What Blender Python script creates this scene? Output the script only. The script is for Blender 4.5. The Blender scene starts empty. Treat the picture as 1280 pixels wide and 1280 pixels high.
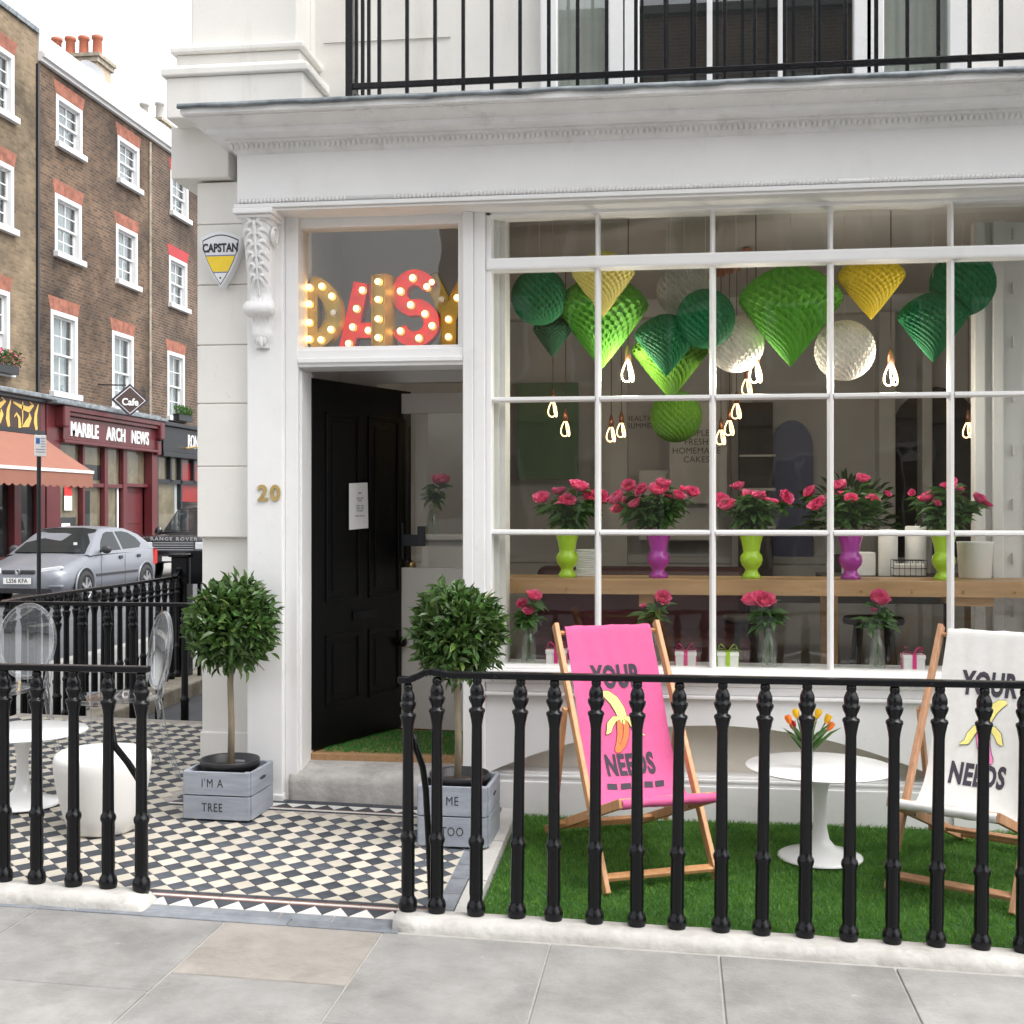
import bpy, bmesh, math, random
import numpy as np
from mathutils import Vector, Matrix
R = math.radians
rnd = random.Random(11)
scene = bpy.context.scene
col = scene.collection

# ---------------------------------------------------------------- camera
cd = bpy.data.cameras.new('camera')
cam = bpy.data.objects.new('camera', cd); col.objects.link(cam)
cam.location = (0, 0, 1.7); cam.rotation_euler = (R(90), 0, R(7.534))
cd.sensor_width = 36; cd.lens = 36 * 1550 / 1280; cd.shift_y = -3 / 1280
cd.clip_start = .05; cd.clip_end = 1500
scene.camera = cam

# ---------------------------------------------------------------- sky, sun, exposure (bright overcast day)
SUN_EL, SUN_AZ = 58, 100
w = bpy.data.worlds.new('World'); scene.world = w; w.use_nodes = True
nt = w.node_tree; nt.nodes.clear()
sky = nt.nodes.new('ShaderNodeTexSky'); sky.sky_type = 'NISHITA'; sky.sun_disc = False
sky.sun_elevation = R(SUN_EL); sky.sun_rotation = R(SUN_AZ); sky.dust_density = 4; sky.air_density = 1.2
hs = nt.nodes.new('ShaderNodeHueSaturation'); hs.inputs['Saturation'].default_value = .10   # cloud cover: the sky has lost its blue
bg = nt.nodes.new('ShaderNodeBackground'); bg.inputs['Strength'].default_value = .15
wo = nt.nodes.new('ShaderNodeOutputWorld')
nt.links.new(sky.outputs[0], hs.inputs['Color']); nt.links.new(hs.outputs[0], bg.inputs[0]); nt.links.new(bg.outputs[0], wo.inputs[0])
sd = bpy.data.lights.new('sun', 'SUN'); sd.energy = .5; sd.angle = R(60); sd.color = (1, .97, .93)
sun = bpy.data.objects.new('sun', sd); col.objects.link(sun)
sun.rotation_euler = (-Vector((math.sin(R(SUN_AZ)) * math.cos(R(SUN_EL)), math.cos(R(SUN_AZ)) * math.cos(R(SUN_EL)), math.sin(R(SUN_EL))))).to_track_quat('-Z', 'Y').to_euler()
sun.location = (0, -5, 20)
vs = scene.view_settings
vs.view_transform = 'Standard'; vs.look = 'None'; vs.gamma = 1; vs.use_curve_mapping = False; vs.exposure = 1.43
scene.cycles.max_bounces = 10; scene.cycles.transparent_max_bounces = 24
scene.cycles.diffuse_bounces = 5; scene.cycles.glossy_bounces = 4
scene.cycles.sample_clamp_indirect = 6
scene.cycles.use_denoising = True

# ---------------------------------------------------------------- lettering (made first, while the scene is still small)
def text_geo(body, size, bold=0., xs=1., extrude=.0, space=1.):
    cu = bpy.data.curves.new('t', 'FONT'); cu.body = body; cu.size = size; cu.offset = bold; cu.extrude = extrude
    cu.align_x = 'CENTER'; cu.align_y = 'CENTER'; cu.space_character = space; cu.resolution_u = 3
    o = bpy.data.objects.new('t', cu); col.objects.link(o)
    dg = bpy.context.evaluated_depsgraph_get(); dg.update()
    me = bpy.data.meshes.new_from_object(o.evaluated_get(dg))
    V = [(v.co.x * xs, v.co.y, v.co.z) for v in me.vertices]; F = [tuple(p.vertices) for p in me.polygons]
    bpy.data.objects.remove(o); bpy.data.curves.remove(cu); bpy.data.meshes.remove(me)
    return V, F
TX = {}
for key, args in dict(
        number=('20', .115, .004, .95, .004, 1.25), capstan=('CAPSTAN', .062, .0022, .72, .0006), marble=('MARBLE', .50, .012, .80, .03, 1.08), arch=('ARCH', .50, .012, .80, .03, 1.08), news=('NEWS', .50, .012, .80, .03, 1.08),
        ronen=('RONEN', .62, .0, .62, .02), cafe=('Cafe', .34, .008, .9, .01), your=('YOUR', .150, .0062, .56, 0, 1.08), needs=('NEEDS', .136, .0056, .57, 0, 1.08),
        ima=("I'M A", .060, 0, .78, 0, 1.15), tree=('TREE', .060, .0005, .78, 0, 1.1), me=('ME', .060, 0, .78, 0, 1.1), too=('TOO', .060, 0, .78, 0, 1.1),
        plate=('LS56 KFA', .115, .0025, .9, 0, 1.05), rover=('RANGE ROVER', .11, .003, 1.25, .004, 1.35),
        healthy=('HEALTHY\nSUMMER', .062, .0, .95, .001, 1.05), simple=('SIMPLE\nFRESH\nHOMEMADE\nCAKES', .070, .0, .95, .001, 1.05),
        notice=('DAISY\n\nopen  daily\n8 till 6\n\nsalads   juice\ncoffee   cake\nsmoothies\n\nplease come in', .02, .0002, 1, 0), eat=('EAT', .12, .006, .9, .02), ).items():
    TX[key] = text_geo(*args)

# ---------------------------------------------------------------- materials
def N(nt, t, **kw):
    n = nt.nodes.new(t)
    for k, v in kw.items(): setattr(n, k, v)
    return n
def mat(name, c, rough=.5, var=.0, vscale=3., bump=0., bscale=40., metal=0., rand=0., coat=0., c2=None, stretch=None, spec=.5, transl=0., emit=None, es=0., dirt=None):
    m = bpy.data.materials.new(name); m.use_nodes = True; nt = m.node_tree; L = nt.links
    b = nt.nodes['Principled BSDF']; b.inputs['Roughness'].default_value = rough; b.inputs['Metallic'].default_value = metal
    b.inputs['Specular IOR Level'].default_value = spec; b.inputs['Coat Weight'].default_value = coat
    b.inputs['Base Color'].default_value = (*c, 1)
    tc = N(nt, 'ShaderNodeTexCoord'); vec = tc.outputs['Object']
    if stretch:
        mp = N(nt, 'ShaderNodeMapping'); mp.inputs['Scale'].default_value = stretch; L.new(vec, mp.inputs[0]); vec = mp.outputs[0]
    cur = None
    if var or c2:
        nz = N(nt, 'ShaderNodeTexNoise'); nz.inputs['Scale'].default_value = vscale; nz.inputs['Detail'].default_value = 6; nz.inputs['Roughness'].default_value = .62
        L.new(vec, nz.inputs['Vector'])
        mr = N(nt, 'ShaderNodeMapRange'); mr.inputs[1].default_value = .3; mr.inputs[2].default_value = .7; L.new(nz.outputs['Fac'], mr.inputs[0])
        mx = N(nt, 'ShaderNodeMix', data_type='RGBA'); L.new(mr.outputs[0], mx.inputs[0])
        a = tuple(x * (1 - var) for x in c); d = c2 if c2 else tuple(min(1, x * (1 + var)) for x in c)
        mx.inputs[6].default_value = (*a, 1); mx.inputs[7].default_value = (*d, 1); cur = mx.outputs[2]
    for dc, amt, dsc, dst, lo, hi in (dirt or ()):          # stains and wear with a shape of their own
        mpd = N(nt, 'ShaderNodeMapping'); mpd.inputs['Scale'].default_value = dst; L.new(tc.outputs['Object'], mpd.inputs[0])
        nd = N(nt, 'ShaderNodeTexNoise'); nd.inputs['Scale'].default_value = dsc; nd.inputs['Detail'].default_value = 9; nd.inputs['Roughness'].default_value = .7; L.new(mpd.outputs[0], nd.inputs['Vector'])
        md = N(nt, 'ShaderNodeMapRange'); md.inputs[1].default_value = lo; md.inputs[2].default_value = hi; md.inputs[4].default_value = amt; L.new(nd.outputs['Fac'], md.inputs[0])
        xd = N(nt, 'ShaderNodeMix', data_type='RGBA'); L.new(md.outputs[0], xd.inputs[0]); xd.inputs[7].default_value = (*dc, 1)
        if cur: L.new(cur, xd.inputs[6])
        else: xd.inputs[6].default_value = (*c, 1)
        cur = xd.outputs[2]
    if rand:
        oi = N(nt, 'ShaderNodeObjectInfo'); hv = N(nt, 'ShaderNodeHueSaturation'); m2 = N(nt, 'ShaderNodeMapRange')
        m2.inputs[3].default_value = 1 - rand; m2.inputs[4].default_value = 1 + rand; L.new(oi.outputs['Random'], m2.inputs[0]); L.new(m2.outputs[0], hv.inputs['Value'])
        if cur: L.new(cur, hv.inputs['Color'])
        else: hv.inputs['Color'].default_value = (*c, 1)
        cur = hv.outputs[0]
    if cur: L.new(cur, b.inputs['Base Color'])
    if bump:
        n2 = N(nt, 'ShaderNodeTexNoise'); n2.inputs['Scale'].default_value = bscale; n2.inputs['Detail'].default_value = 5; L.new(vec, n2.inputs['Vector'])
        bp = N(nt, 'ShaderNodeBump'); bp.inputs['Strength'].default_value = bump; bp.inputs['Distance'].default_value = .01
        L.new(n2.outputs['Fac'], bp.inputs['Height']); L.new(bp.outputs[0], b.inputs['Normal'])
    if emit: b.inputs['Emission Color'].default_value = (*emit, 1); b.inputs['Emission Strength'].default_value = es
    if transl:
        tr = N(nt, 'ShaderNodeBsdfTranslucent'); mxs = N(nt, 'ShaderNodeMixShader'); mxs.inputs[0].default_value = transl
        if cur: L.new(cur, tr.inputs[0])
        else: tr.inputs[0].default_value = (*c, 1)
        out = nt.nodes['Material Output']; L.new(b.outputs[0], mxs.inputs[1]); L.new(tr.outputs[0], mxs.inputs[2]); L.new(mxs.outputs[0], out.inputs[0])
    return m
def glassmat(name, tint=(1, 1, 1), base=.04, rough=0., milk=0., power=5., gain=.9, wob=0.):
    m = bpy.data.materials.new(name); m.use_nodes = True; nt = m.node_tree; L = nt.links; nt.nodes.clear()
    out = N(nt, 'ShaderNodeOutputMaterial'); lw = N(nt, 'ShaderNodeLayerWeight'); lw.inputs[0].default_value = .5
    pw = N(nt, 'ShaderNodeMath', operation='POWER'); pw.inputs[1].default_value = power; L.new(lw.outputs['Facing'], pw.inputs[0])
    ma = N(nt, 'ShaderNodeMath', operation='MULTIPLY_ADD'); ma.inputs[1].default_value = gain; ma.inputs[2].default_value = base; L.new(pw.outputs[0], ma.inputs[0]); ma.use_clamp = True
    t = N(nt, 'ShaderNodeBsdfTransparent'); t.inputs[0].default_value = (*tint, 1); g = N(nt, 'ShaderNodeBsdfGlossy'); g.inputs['Roughness'].default_value = rough
    if wob:
        nz = N(nt, 'ShaderNodeTexNoise'); nz.inputs['Scale'].default_value = 2.2; tc = N(nt, 'ShaderNodeTexCoord'); L.new(tc.outputs['Object'], nz.inputs['Vector'])
        bp = N(nt, 'ShaderNodeBump'); bp.inputs['Strength'].default_value = wob; bp.inputs['Distance'].default_value = .02; L.new(nz.outputs['Fac'], bp.inputs['Height']); L.new(bp.outputs[0], g.inputs['Normal'])
    base_sh = t.outputs[0]
    if milk:
        d = N(nt, 'ShaderNodeBsdfDiffuse'); d.inputs[0].default_value = (.85, .87, .9, 1); mm = N(nt, 'ShaderNodeMixShader'); mm.inputs[0].default_value = milk
        L.new(t.outputs[0], mm.inputs[1]); L.new(d.outputs[0], mm.inputs[2]); base_sh = mm.outputs[0]
    mx = N(nt, 'ShaderNodeMixShader'); L.new(ma.outputs[0], mx.inputs[0]); L.new(base_sh, mx.inputs[1]); L.new(g.outputs[0], mx.inputs[2]); L.new(mx.outputs[0], out.inputs[0])
    return m
def brickmat(name, c1, c2, mortar, soot=.5, swap='YZ'):
    m = mat(name, c1, .9); nt = m.node_tree; L = nt.links; b = nt.nodes['Principled BSDF']
    tc = N(nt, 'ShaderNodeTexCoord'); sp = N(nt, 'ShaderNodeSeparateXYZ'); cb = N(nt, 'ShaderNodeCombineXYZ'); L.new(tc.outputs['Object'], sp.inputs[0])
    L.new(sp.outputs[swap[0]], cb.inputs[0]); L.new(sp.outputs[swap[1]], cb.inputs[1])
    br = N(nt, 'ShaderNodeTexBrick'); br.inputs['Scale'].default_value = 1; br.inputs['Brick Width'].default_value = .23; br.inputs['Row Height'].default_value = .083
    br.inputs['Mortar Size'].default_value = .009; br.inputs['Bias'].default_value = -.1; br.inputs['Mortar Smooth'].default_value = .3
    br.inputs['Color1'].default_value = (*c1, 1); br.inputs['Color2'].default_value = (*c2, 1); br.inputs['Mortar'].default_value = (*mortar, 1); L.new(cb.outputs[0], br.inputs['Vector'])
    nz = N(nt, 'ShaderNodeTexNoise'); nz.inputs['Scale'].default_value = .55; nz.inputs['Detail'].default_value = 8; nz.inputs['Roughness'].default_value = .65; L.new(tc.outputs['Object'], nz.inputs['Vector'])
    mr = N(nt, 'ShaderNodeMapRange'); mr.inputs[1].default_value = .35; mr.inputs[2].default_value = .62; mr.inputs[3].default_value = 1 - soot; mr.inputs[4].default_value = 1.1; L.new(nz.outputs['Fac'], mr.inputs[0])
    mx = N(nt, 'ShaderNodeMix', data_type='RGBA', blend_type='MULTIPLY'); mx.inputs[0].default_value = 1; L.new(br.outputs['Color'], mx.inputs[6]); L.new(mr.outputs[0], mx.inputs[7])
    L.new(mx.outputs[2], b.inputs['Base Color'])
    bp = N(nt, 'ShaderNodeBump'); bp.inputs['Strength'].default_value = .6; bp.inputs['Distance'].default_value = .01; bp.invert = True; L.new(br.outputs['Fac'], bp.inputs['Height']); L.new(bp.outputs[0], b.inputs['Normal'])
    return m
M = {}
def dm(k, *a, **kw): M[k] = mat(k, *a, **kw)
dm('stucco', (.77, .75, .71), .75, .05, 1.6, .08, 60, dirt=[((.52, .47, .40), .45, 2.2, (3, 3, .35), .56, .78), ((.45, .40, .33), .5, 14, (1, 1, .5), .66, .74)])
dm('white_paint', (.81, .805, .80), .38, .04, 2.2, .12, 24, dirt=[((.56, .54, .50), .40, 3.0, (1, 1, .6), .58, .80), ((.40, .38, .35), .5, 26, (1, 1, .7), .68, .75)])
dm('white_old', (.78, .775, .765), .5, .08, 5, .35, 45, c2=(.83, .825, .82), dirt=[((.42, .39, .36), .55, 5, (1, 1, .8), .57, .75), ((.28, .26, .24), .6, 34, (1, 1, 1), .66, .72)])
dm('soffit_paint', (.76, .745, .725), .5, .05, 3, .1, 30)
dm('lead', (.13, .155, .175), .55, .35, 7, .5, 14, metal=.2, c2=(.30, .33, .35))
dm('black_iron', (.0042, .0045, .0058), .22, .2, 30, .16, 40, spec=.30, dirt=[((.05, .045, .04), .5, 9, (1, 1, 1), .64, .74)])
dm('black_gloss', (.003, .003, .0033), .33, .2, 9, .08, 25, spec=.25)
dm('brass', (.62, .43, .17), .28, .15, 20, metal=1)
dm('gold_leaf', (.55, .40, .16), .4, .2, 20, metal=.8)
dm('stone_step', (.38, .365, .345), .85, .22, 6, .5, 40, c2=(.50, .48, .455), dirt=[((.16, .15, .13), .6, 5, (1, 1, 1.5), .55, .74)])
dm('plinth_paint', (.42, .40, .37), .8, .12, 7, .8, 22, c2=(.54, .525, .495), dirt=[((.22, .20, .16), .6, 6, (1, 1, 2), .58, .74)])
dm('slab', (.225, .22, .21), .85, .12, 4, .35, 70, rand=.10, c2=(.29, .284, .272), dirt=[((.13, .125, .117), .6, 3.2, (1, 1, 1), .46, .70), ((.43, .42, .40), .5, 11, (1, 1, 1), .66, .71), ((.10, .10, .10), .7, 28, (1, 1, 1), .70, .73)])
dm('slab_buff', (.24, .218, .192), .85, .10, 5, .35, 70, c2=(.295, .27, .242), dirt=[((.15, .138, .12), .6, 4, (1, 1, 1), .46, .70), ((.10, .10, .10), .7, 28, (1, 1, 1), .70, .73)])
dm('joint', (.34, .325, .30), .95, .15, 12)
dm('slate', (.165, .18, .205), .6, .3, 9, .2, 50, rand=.12, c2=(.24, .255, .28))
dm('tile_dark', (.060, .068, .083), .6, .2, 15, .05, 40, rand=.30, c2=(.088, .096, .112), spec=.25)
dm('tile_cream', (.52, .475, .40), .6, .07, 15, .05, 40, rand=.11, spec=.25)
dm('tile_white', (.64, .62, .58), .45, .05, 15, rand=.05)
dm('tile_red', (.20, .10, .085), .5, .2, 15)
dm('grout', (.33, .30, .27), .9, .2, 30)
dm('asphalt', (.085, .088, .096), .9, .18, 2, .6, 120, c2=(.115, .118, .125))
dm('kerb_stone', (.45, .44, .42), .85, .15, 5, .3, 40)
dm('pale_paving', (.34, .33, .315), .85, .12, 1.5, .3, 40)
dm('old_stone', (.33, .28, .21), .9, .35, 6, .8, 18, c2=(.48, .43, .35))
dm('soil', (.06, .042, .03), .95, .5, 60, 1., 80)
dm('earth', (.045, .05, .03), .95, .3, 20)
dm('grass', (.06, .18, .018), .6, .0, 7, c2=(.165, .36, .05), transl=.35)
dm('grass_base', (.02, .07, .012), .9, .3, 40)
dm('mat_grass', (.02, .16, .02), .7, .0, 30, c2=(.04, .25, .035))
dm('coir', (.36, .21, .10), .9, .2, 40)
dm('leaf_a', (.034, .075, .018), .30, .0, 11, c2=(.09, .16, .038), transl=.1)
dm('leaf_b', (.05, .12, .026), .42, .0, 9, c2=(.095, .21, .045), transl=.25)
dm('leaf_tip', (.15, .23, .05), .45, .2, 9, transl=.25)
dm('bark', (.23, .19, .13), .85, .25, 25, .5, 60, stretch=(1, 1, .3))
dm('pot', (.018, .018, .02), .45, .2, 15)
dm('crate', (.27, .295, .345), .62, .08, 4, .25, 60, stretch=(1, 1, 7), c2=(.355, .38, .43))
dm('stencil', (.03, .032, .038), .7, .3, 40)
dm('beech', (.52, .25, .10), .45, .15, 6, .1, 40, stretch=(6, 6, .6), c2=(.62, .33, .15))
dm('teak', (.40, .20, .10), .5, .15, 6, .1, 40, stretch=(6, 6, .6), c2=(.50, .27, .15))
dm('oak', (.43, .25, .115), .42, .12, 3, .1, 30, stretch=(.7, 8, 8), c2=(.53, .33, .17))
dm('canvas_pink', (.72, .125, .31), .8, .05, 30, .25, 500, transl=.15)
dm('canvas_white', (.76, .75, .72), .8, .04, 30, .25, 500, transl=.12)
dm('print_black', (.04, .035, .05), .8, .1, 60)
dm('print_yellow', (.86, .76, .24), .8, .06, 60)
dm('print_orange', (.88, .19, .06), .8, .05, 60)
dm('print_pink', (.86, .22, .48), .8, .05, 60)
dm('plastic_white', (.77, .77, .765), .25, .02, 3)
dm('stool_white', (.74, .725, .70), .42, .02, 3)
dm('inner_wall', (.64, .63, .62), .8, .05, 2)
dm('back_frame_paint', (.30, .29, .28), .6)
dm('back_stone', (.16, .145, .125), .8, .2, 2)
dm('inner_text', (.13, .12, .11), .8)
dm('recess_cream', (.74, .69, .61), .8, .06, 3)
dm('inner_door_shaded', (.56, .53, .49), .5, .03, 3)  # white inner door, its base colour darkened to carry the lobby's shade
dm('inner_white', (.70, .69, .67), .55, .03, 3)
dm('inner_dark', (.05, .042, .036), .7, .3, 4)
dm('inner_floor', (.16, .10, .06), .45, .25, 3, stretch=(1, 8, 1))
dm('inner_green', (.13, .24, .13), .6, .1, 3)
dm('curtain', (.48, .47, .42), .9, .08, 5)
dm('sofa', (.075, .022, .024), .45, .2, 5)
dm('lime_glaze', (.40, .66, .015), .18, .05, 6, coat=.5)
dm('purple_glaze', (.42, .03, .36), .16, .08, 6, coat=.5)
dm('paper', (.80, .79, .78), .8, .02, 8)
dm('ribbon_pink', (.70, .02, .22), .4, .1, 20)
dm('ribbon_lime', (.38, .62, .02), .4, .1, 20)
dm('petal', (.76, .04, .20), .55, .0, 22, c2=(.92, .24, .44), transl=.2, rand=.15)
dm('petal_core', (.80, .52, .10), .6, .1, 30)
dm('tulip_yellow', (.86, .56, .02), .5, .1, 14, transl=.2)
dm('tulip_orange', (.85, .22, .015), .5, .1, 14, transl=.2)
dm('tulip_red', (.62, .02, .02), .5, .1, 14, transl=.2)
dm('hc_dark', (.004, .19, .062), .75, .1, 10, .2, 60, transl=.2)
dm('hc_darkest', (.004, .09, .035), .75, .1, 10, .2, 60, transl=.2)
dm('hc_lime', (.13, .44, .035), .75, .1, 10, .2, 60, transl=.25)
dm('hc_olive', (.12, .30, .02), .75, .1, 10, .2, 60, transl=.25)
dm('hc_yellow', (.82, .64, .03), .75, .05, 10, .2, 60, transl=.25)
dm('hc_pale', (.84, .74, .22), .75, .05, 10, .2, 60, transl=.25)
dm('hc_white', (.74, .72, .67), .75, .05, 10, .2, 60, transl=.25)
dm('cord', (.12, .07, .05), .7)
dm('copper', (.65, .30, .18), .35, .1, 10, metal=.9)
dm('letter_red', (.72, .025, .02), .4, .15, 14)
dm('letter_gold', (.40, .27, .035), .38, .2, 10, metal=.35)
dm('bulb_off', (.75, .73, .68), .15)
dm('bulb_lit', (1, .75, .4), .3, emit=(1, .58, .20), es=2.6)
dm('lamp_lit', (1, .85, .6), .3, emit=(1, .60, .25), es=2.2)
dm('shield_white', (.76, .77, .79), .35, .03, 8)
dm('shield_yellow', (.87, .62, .03), .4, .06, 20)
dm('band_blue', (.20, .22, .36), .5)
dm('house_white', (.66, .66, .66), .6, .04, 3)
dm('red_brick_arch', (.27, .105, .07), .9, .4, 5, .3, 20)
dm('red_paint', (.40, .035, .04), .6, .1, 5)
dm('maroon', (.105, .018, .022), .35, .12, 3, coat=.15)
dm('shop_black', (.013, .015, .02), .35, .1, 3)
dm('sign_brown', (.05, .026, .022), .5, .1, 3)
dm('sign_gold', (.62, .42, .10), .5, .1, 10)
dm('awning', (.25, .105, .072), .85, .06, 2)
dm('letter_white', (.80, .80, .80), .5)
dm('net_curtain', (.50, .52, .54), .9, .12, 9, stretch=(1, 6, .5))
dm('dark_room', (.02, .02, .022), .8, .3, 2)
dm('warm_room', (.34, .25, .16), .8, .35, 2)
dm('terracotta', (.45, .15, .09), .8, .15, 10)
dm('chimney_stone', (.48, .40, .30), .9, .2, 4)
dm('grey_dish', (.35, .36, .38), .5)
dm('silver_paint', (.19, .202, .228), .36, .03, 2, metal=.25, coat=.3)
dm('black_paint', (.012, .013, .017), .2, .1, 3, coat=.8)
dm('rubber', (.02, .02, .021), .8, .2, 20)
dm('trim', (.03, .032, .035), .5)
dm('alloy', (.55, .56, .58), .3, .1, 10, metal=.8)
dm('plate_white', (.78, .78, .75), .4)
dm('headlamp', (.66, .68, .70), .12, .1, 12, coat=.6)
dm('amber', (.7, .25, .02), .3)
dm('rear_red', (.45, .015, .012), .25)
dm('blue_print', (.05, .16, .45), .6)
dm('red_print', (.60, .03, .03), .6)
dm('wicker', (.30, .28, .25), .8, .3, 40)
M['pane'] = glassmat('pane', (.97, .98, .97), .045, wob=.12)
M['house_pane'] = glassmat('house_pane', (.9, .93, .93), .09)
M['ghost'] = glassmat('ghost', (.955, .965, .975), .085, .02, .02, 2.6, .9)
M['bottle'] = glassmat('bottle', (.93, .96, .94), .05, .0, .01, 2.0, .6)
M['car_glass'] = mat('car_glass', (.016, .02, .022), .08, spec=.22)
M['brick_brown'] = brickmat('brick_brown', (.165, .096, .056), (.070, .042, .028), (.18, .155, .122), .74)
M['brick_dark'] = brickmat('brick_dark', (.16, .095, .06), (.075, .046, .032), (.25, .22, .18), .6)
M['brick_yellow'] = brickmat('brick_yellow', (.26, .19, .112), (.17, .118, .068), (.22, .19, .15), .6)
M['brick_back'] = brickmat('brick_back', (.22, .13, .08), (.15, .09, .06), (.3, .26, .2), .5, 'XZ')

# ---------------------------------------------------------------- mesh helpers
class MB:
    def __init__(s): s.v = []; s.f = []; s.m = []; s.s = []; s.cm = 0; s.cs = False
    def add(s, V, F):
        o = len(s.v); s.v += [tuple(p) for p in V]
        for f in F: s.f.append(tuple(o + i for i in f)); s.m.append(s.cm); s.s.append(s.cs)
        return s
    def box(s, x0, x1, y0, y1, z0, z1):
        return s.add([(x0, y0, z0), (x1, y0, z0), (x1, y1, z0), (x0, y1, z0), (x0, y0, z1), (x1, y0, z1), (x1, y1, z1), (x0, y1, z1)],
                     [(0, 3, 2, 1), (4, 5, 6, 7), (0, 1, 5, 4), (1, 2, 6, 5), (2, 3, 7, 6), (3, 0, 4, 7)])
    def bar(s, p, q, w, h, up=(0, 0, 1)):
        p = Vector(p); q = Vector(q); d = (q - p).normalized(); u = Vector(up); sd = d.cross(u)
        if sd.length < 1e-4: sd = d.cross(Vector((1, 0, 0)))
        sd.normalize(); u = sd.cross(d); a = sd * w / 2; b = u * h / 2
        V = [p - a - b, p + a - b, p + a + b, p - a + b, q - a - b, q + a - b, q + a + b, q - a + b]
        return s.add(V, [(0, 1, 2, 3), (7, 6, 5, 4), (4, 5, 1, 0), (5, 6, 2, 1), (6, 7, 3, 2), (7, 4, 0, 3)])
    def tube(s, pts, r, n=8, closed=False):
        pts = [Vector(p) for p in pts]; m = len(pts); rr = r if hasattr(r, '__len__') else [r] * m; V = []; F = []
        prev = None
        for i, p in enumerate(pts):
            if closed: d = pts[(i + 1) % m] - pts[i - 1]
            else: d = pts[min(i + 1, m - 1)] - pts[max(i - 1, 0)]
            d.normalize()
            if prev is None: a = d.cross(Vector((0, 0, 1)));  a = a if a.length > .05 else d.cross(Vector((1, 0, 0)))
            else: a = prev - d * prev.dot(d)
            a.normalize(); prev = a; b = d.cross(a)
            for k in range(n): t = 2 * math.pi * k / n; V.append(p + (a * math.cos(t) + b * math.sin(t)) * rr[i])
        for i in range(m if closed else m - 1):
            j = (i + 1) % m
            for k in range(n): F.append((i * n + k, i * n + (k + 1) % n, j * n + (k + 1) % n, j * n + k))
        if not closed: F.append(tuple(range(n))[::-1]); F.append(tuple((m - 1) * n + k for k in range(n)))
        return s.add(V, F)
    def lathe(s, prof, c=(0, 0, 0), n=24, mod=None, cap=True):
        V = []; F = []; m = len(prof)
        for i, (r, z) in enumerate(prof):
            for k in range(n):
                t = 2 * math.pi * k / n; q = r * (mod(t, i, z) if mod else 1)
                V.append((c[0] + q * math.cos(t), c[1] + q * math.sin(t), c[2] + z))
        for i in range(m - 1):
            for k in range(n): F.append((i * n + k, i * n + (k + 1) % n, (i + 1) * n + (k + 1) % n, (i + 1) * n + k))
        if cap:
            F.append(tuple(range(n))[::-1]); F.append(tuple((m - 1) * n + k for k in range(n)))
        return s.add(V, F)
    def ext(s, poly, fn, d0, d1):      # polygon (a,b) extruded from d0 to d1; fn(a,b,d) -> xyz
        n = len(poly); V = [fn(a, b, d0) for a, b in poly] + [fn(a, b, d1) for a, b in poly]
        return s.add(V, [tuple(range(n))[::-1], tuple(range(n, 2 * n))] + [(i, (i + 1) % n, n + (i + 1) % n, n + i) for i in range(n)])
    def grid(s, P):                    # rows of points
        a = len(P); b = len(P[0]); V = [p for r in P for p in r]
        return s.add(V, [(i * b + j, i * b + j + 1, (i + 1) * b + j + 1, (i + 1) * b + j) for i in range(a - 1) for j in range(b - 1)])
    def ball(s, c, r, n=12, m=8, sc=(1, 1, 1)):
        P = [[(c[0] + r * sc[0] * math.sin(math.pi * i / m) * math.cos(2 * math.pi * j / n), c[1] + r * sc[1] * math.sin(math.pi * i / m) * math.sin(2 * math.pi * j / n), c[2] + r * sc[2] * math.cos(math.pi * i / m)) for j in range(n + 1)] for i in range(m + 1)]
        return s.grid(P)
    def mesh(s, name, mats, bevel=0, smooth=None, seg=2, fix=True):
        me = bpy.data.meshes.new(name); me.from_pydata(s.v, [], s.f)
        for m in (mats if isinstance(mats, (list, tuple)) else [mats]): me.materials.append(M[m] if isinstance(m, str) else m)
        me.polygons.foreach_set('material_index', s.m)
        me.polygons.foreach_set('use_smooth', [bool(smooth)] * len(s.f) if smooth is not None else s.s)
        if bevel or fix:
            bm = bmesh.new(); bm.from_mesh(me)
            if smooth: bmesh.ops.remove_doubles(bm, verts=bm.verts, dist=1e-5)
            if len(bm.faces) < 20000: bmesh.ops.recalc_face_normals(bm, faces=bm.faces)
            if bevel: bmesh.ops.bevel(bm, geom=[e for e in bm.edges if len(e.link_faces) == 2 and e.calc_face_angle(0) > .5], offset=bevel, segments=seg, affect='EDGES', profile=.5, clamp_overlap=True)
            bm.to_mesh(me); bm.free()
        me.update(); return me
    def build(s, name, mats, parent=None, world=True, **kw): return put(name, s.mesh(name, mats, **kw), parent, world)
def W(o):
    m = o.matrix_basis
    return W(o.parent) @ o.matrix_parent_inverse @ m if o.parent else m
def put(name, me, parent=None, world=True, mtx=None):
    o = bpy.data.objects.new(name, me); col.objects.link(o)
    if parent:
        o.parent = parent
        if world: o.matrix_parent_inverse = W(parent).inverted()
    if mtx is not None: o.matrix_basis = mtx
    return o
def tag(o, label=None, cat=None, group=None, kind=None):
    for k, v in (('label', label), ('category', cat), ('group', group), ('kind', kind)):
        if v: o[k] = v
    return o
def thing(name, loc, label, cat, group=None, rz=0):
    o = bpy.data.objects.new(name, None); col.objects.link(o); o.location = loc; o.rotation_euler = (0, 0, rz); o.empty_display_size = .1
    bpy.context.view_layer.update() if False else None
    o.matrix_basis = Matrix.Translation(loc) @ Matrix.Rotation(rz, 4, 'Z')
    return tag(o, label, cat, group)
def copy_tree(o, parent=None):
    c = o.copy(); col.objects.link(c)
    if parent: c.parent = parent; c.matrix_parent_inverse = o.matrix_parent_inverse.copy()
    for ch in list(o.children): copy_tree(ch, c)
    return c
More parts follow.
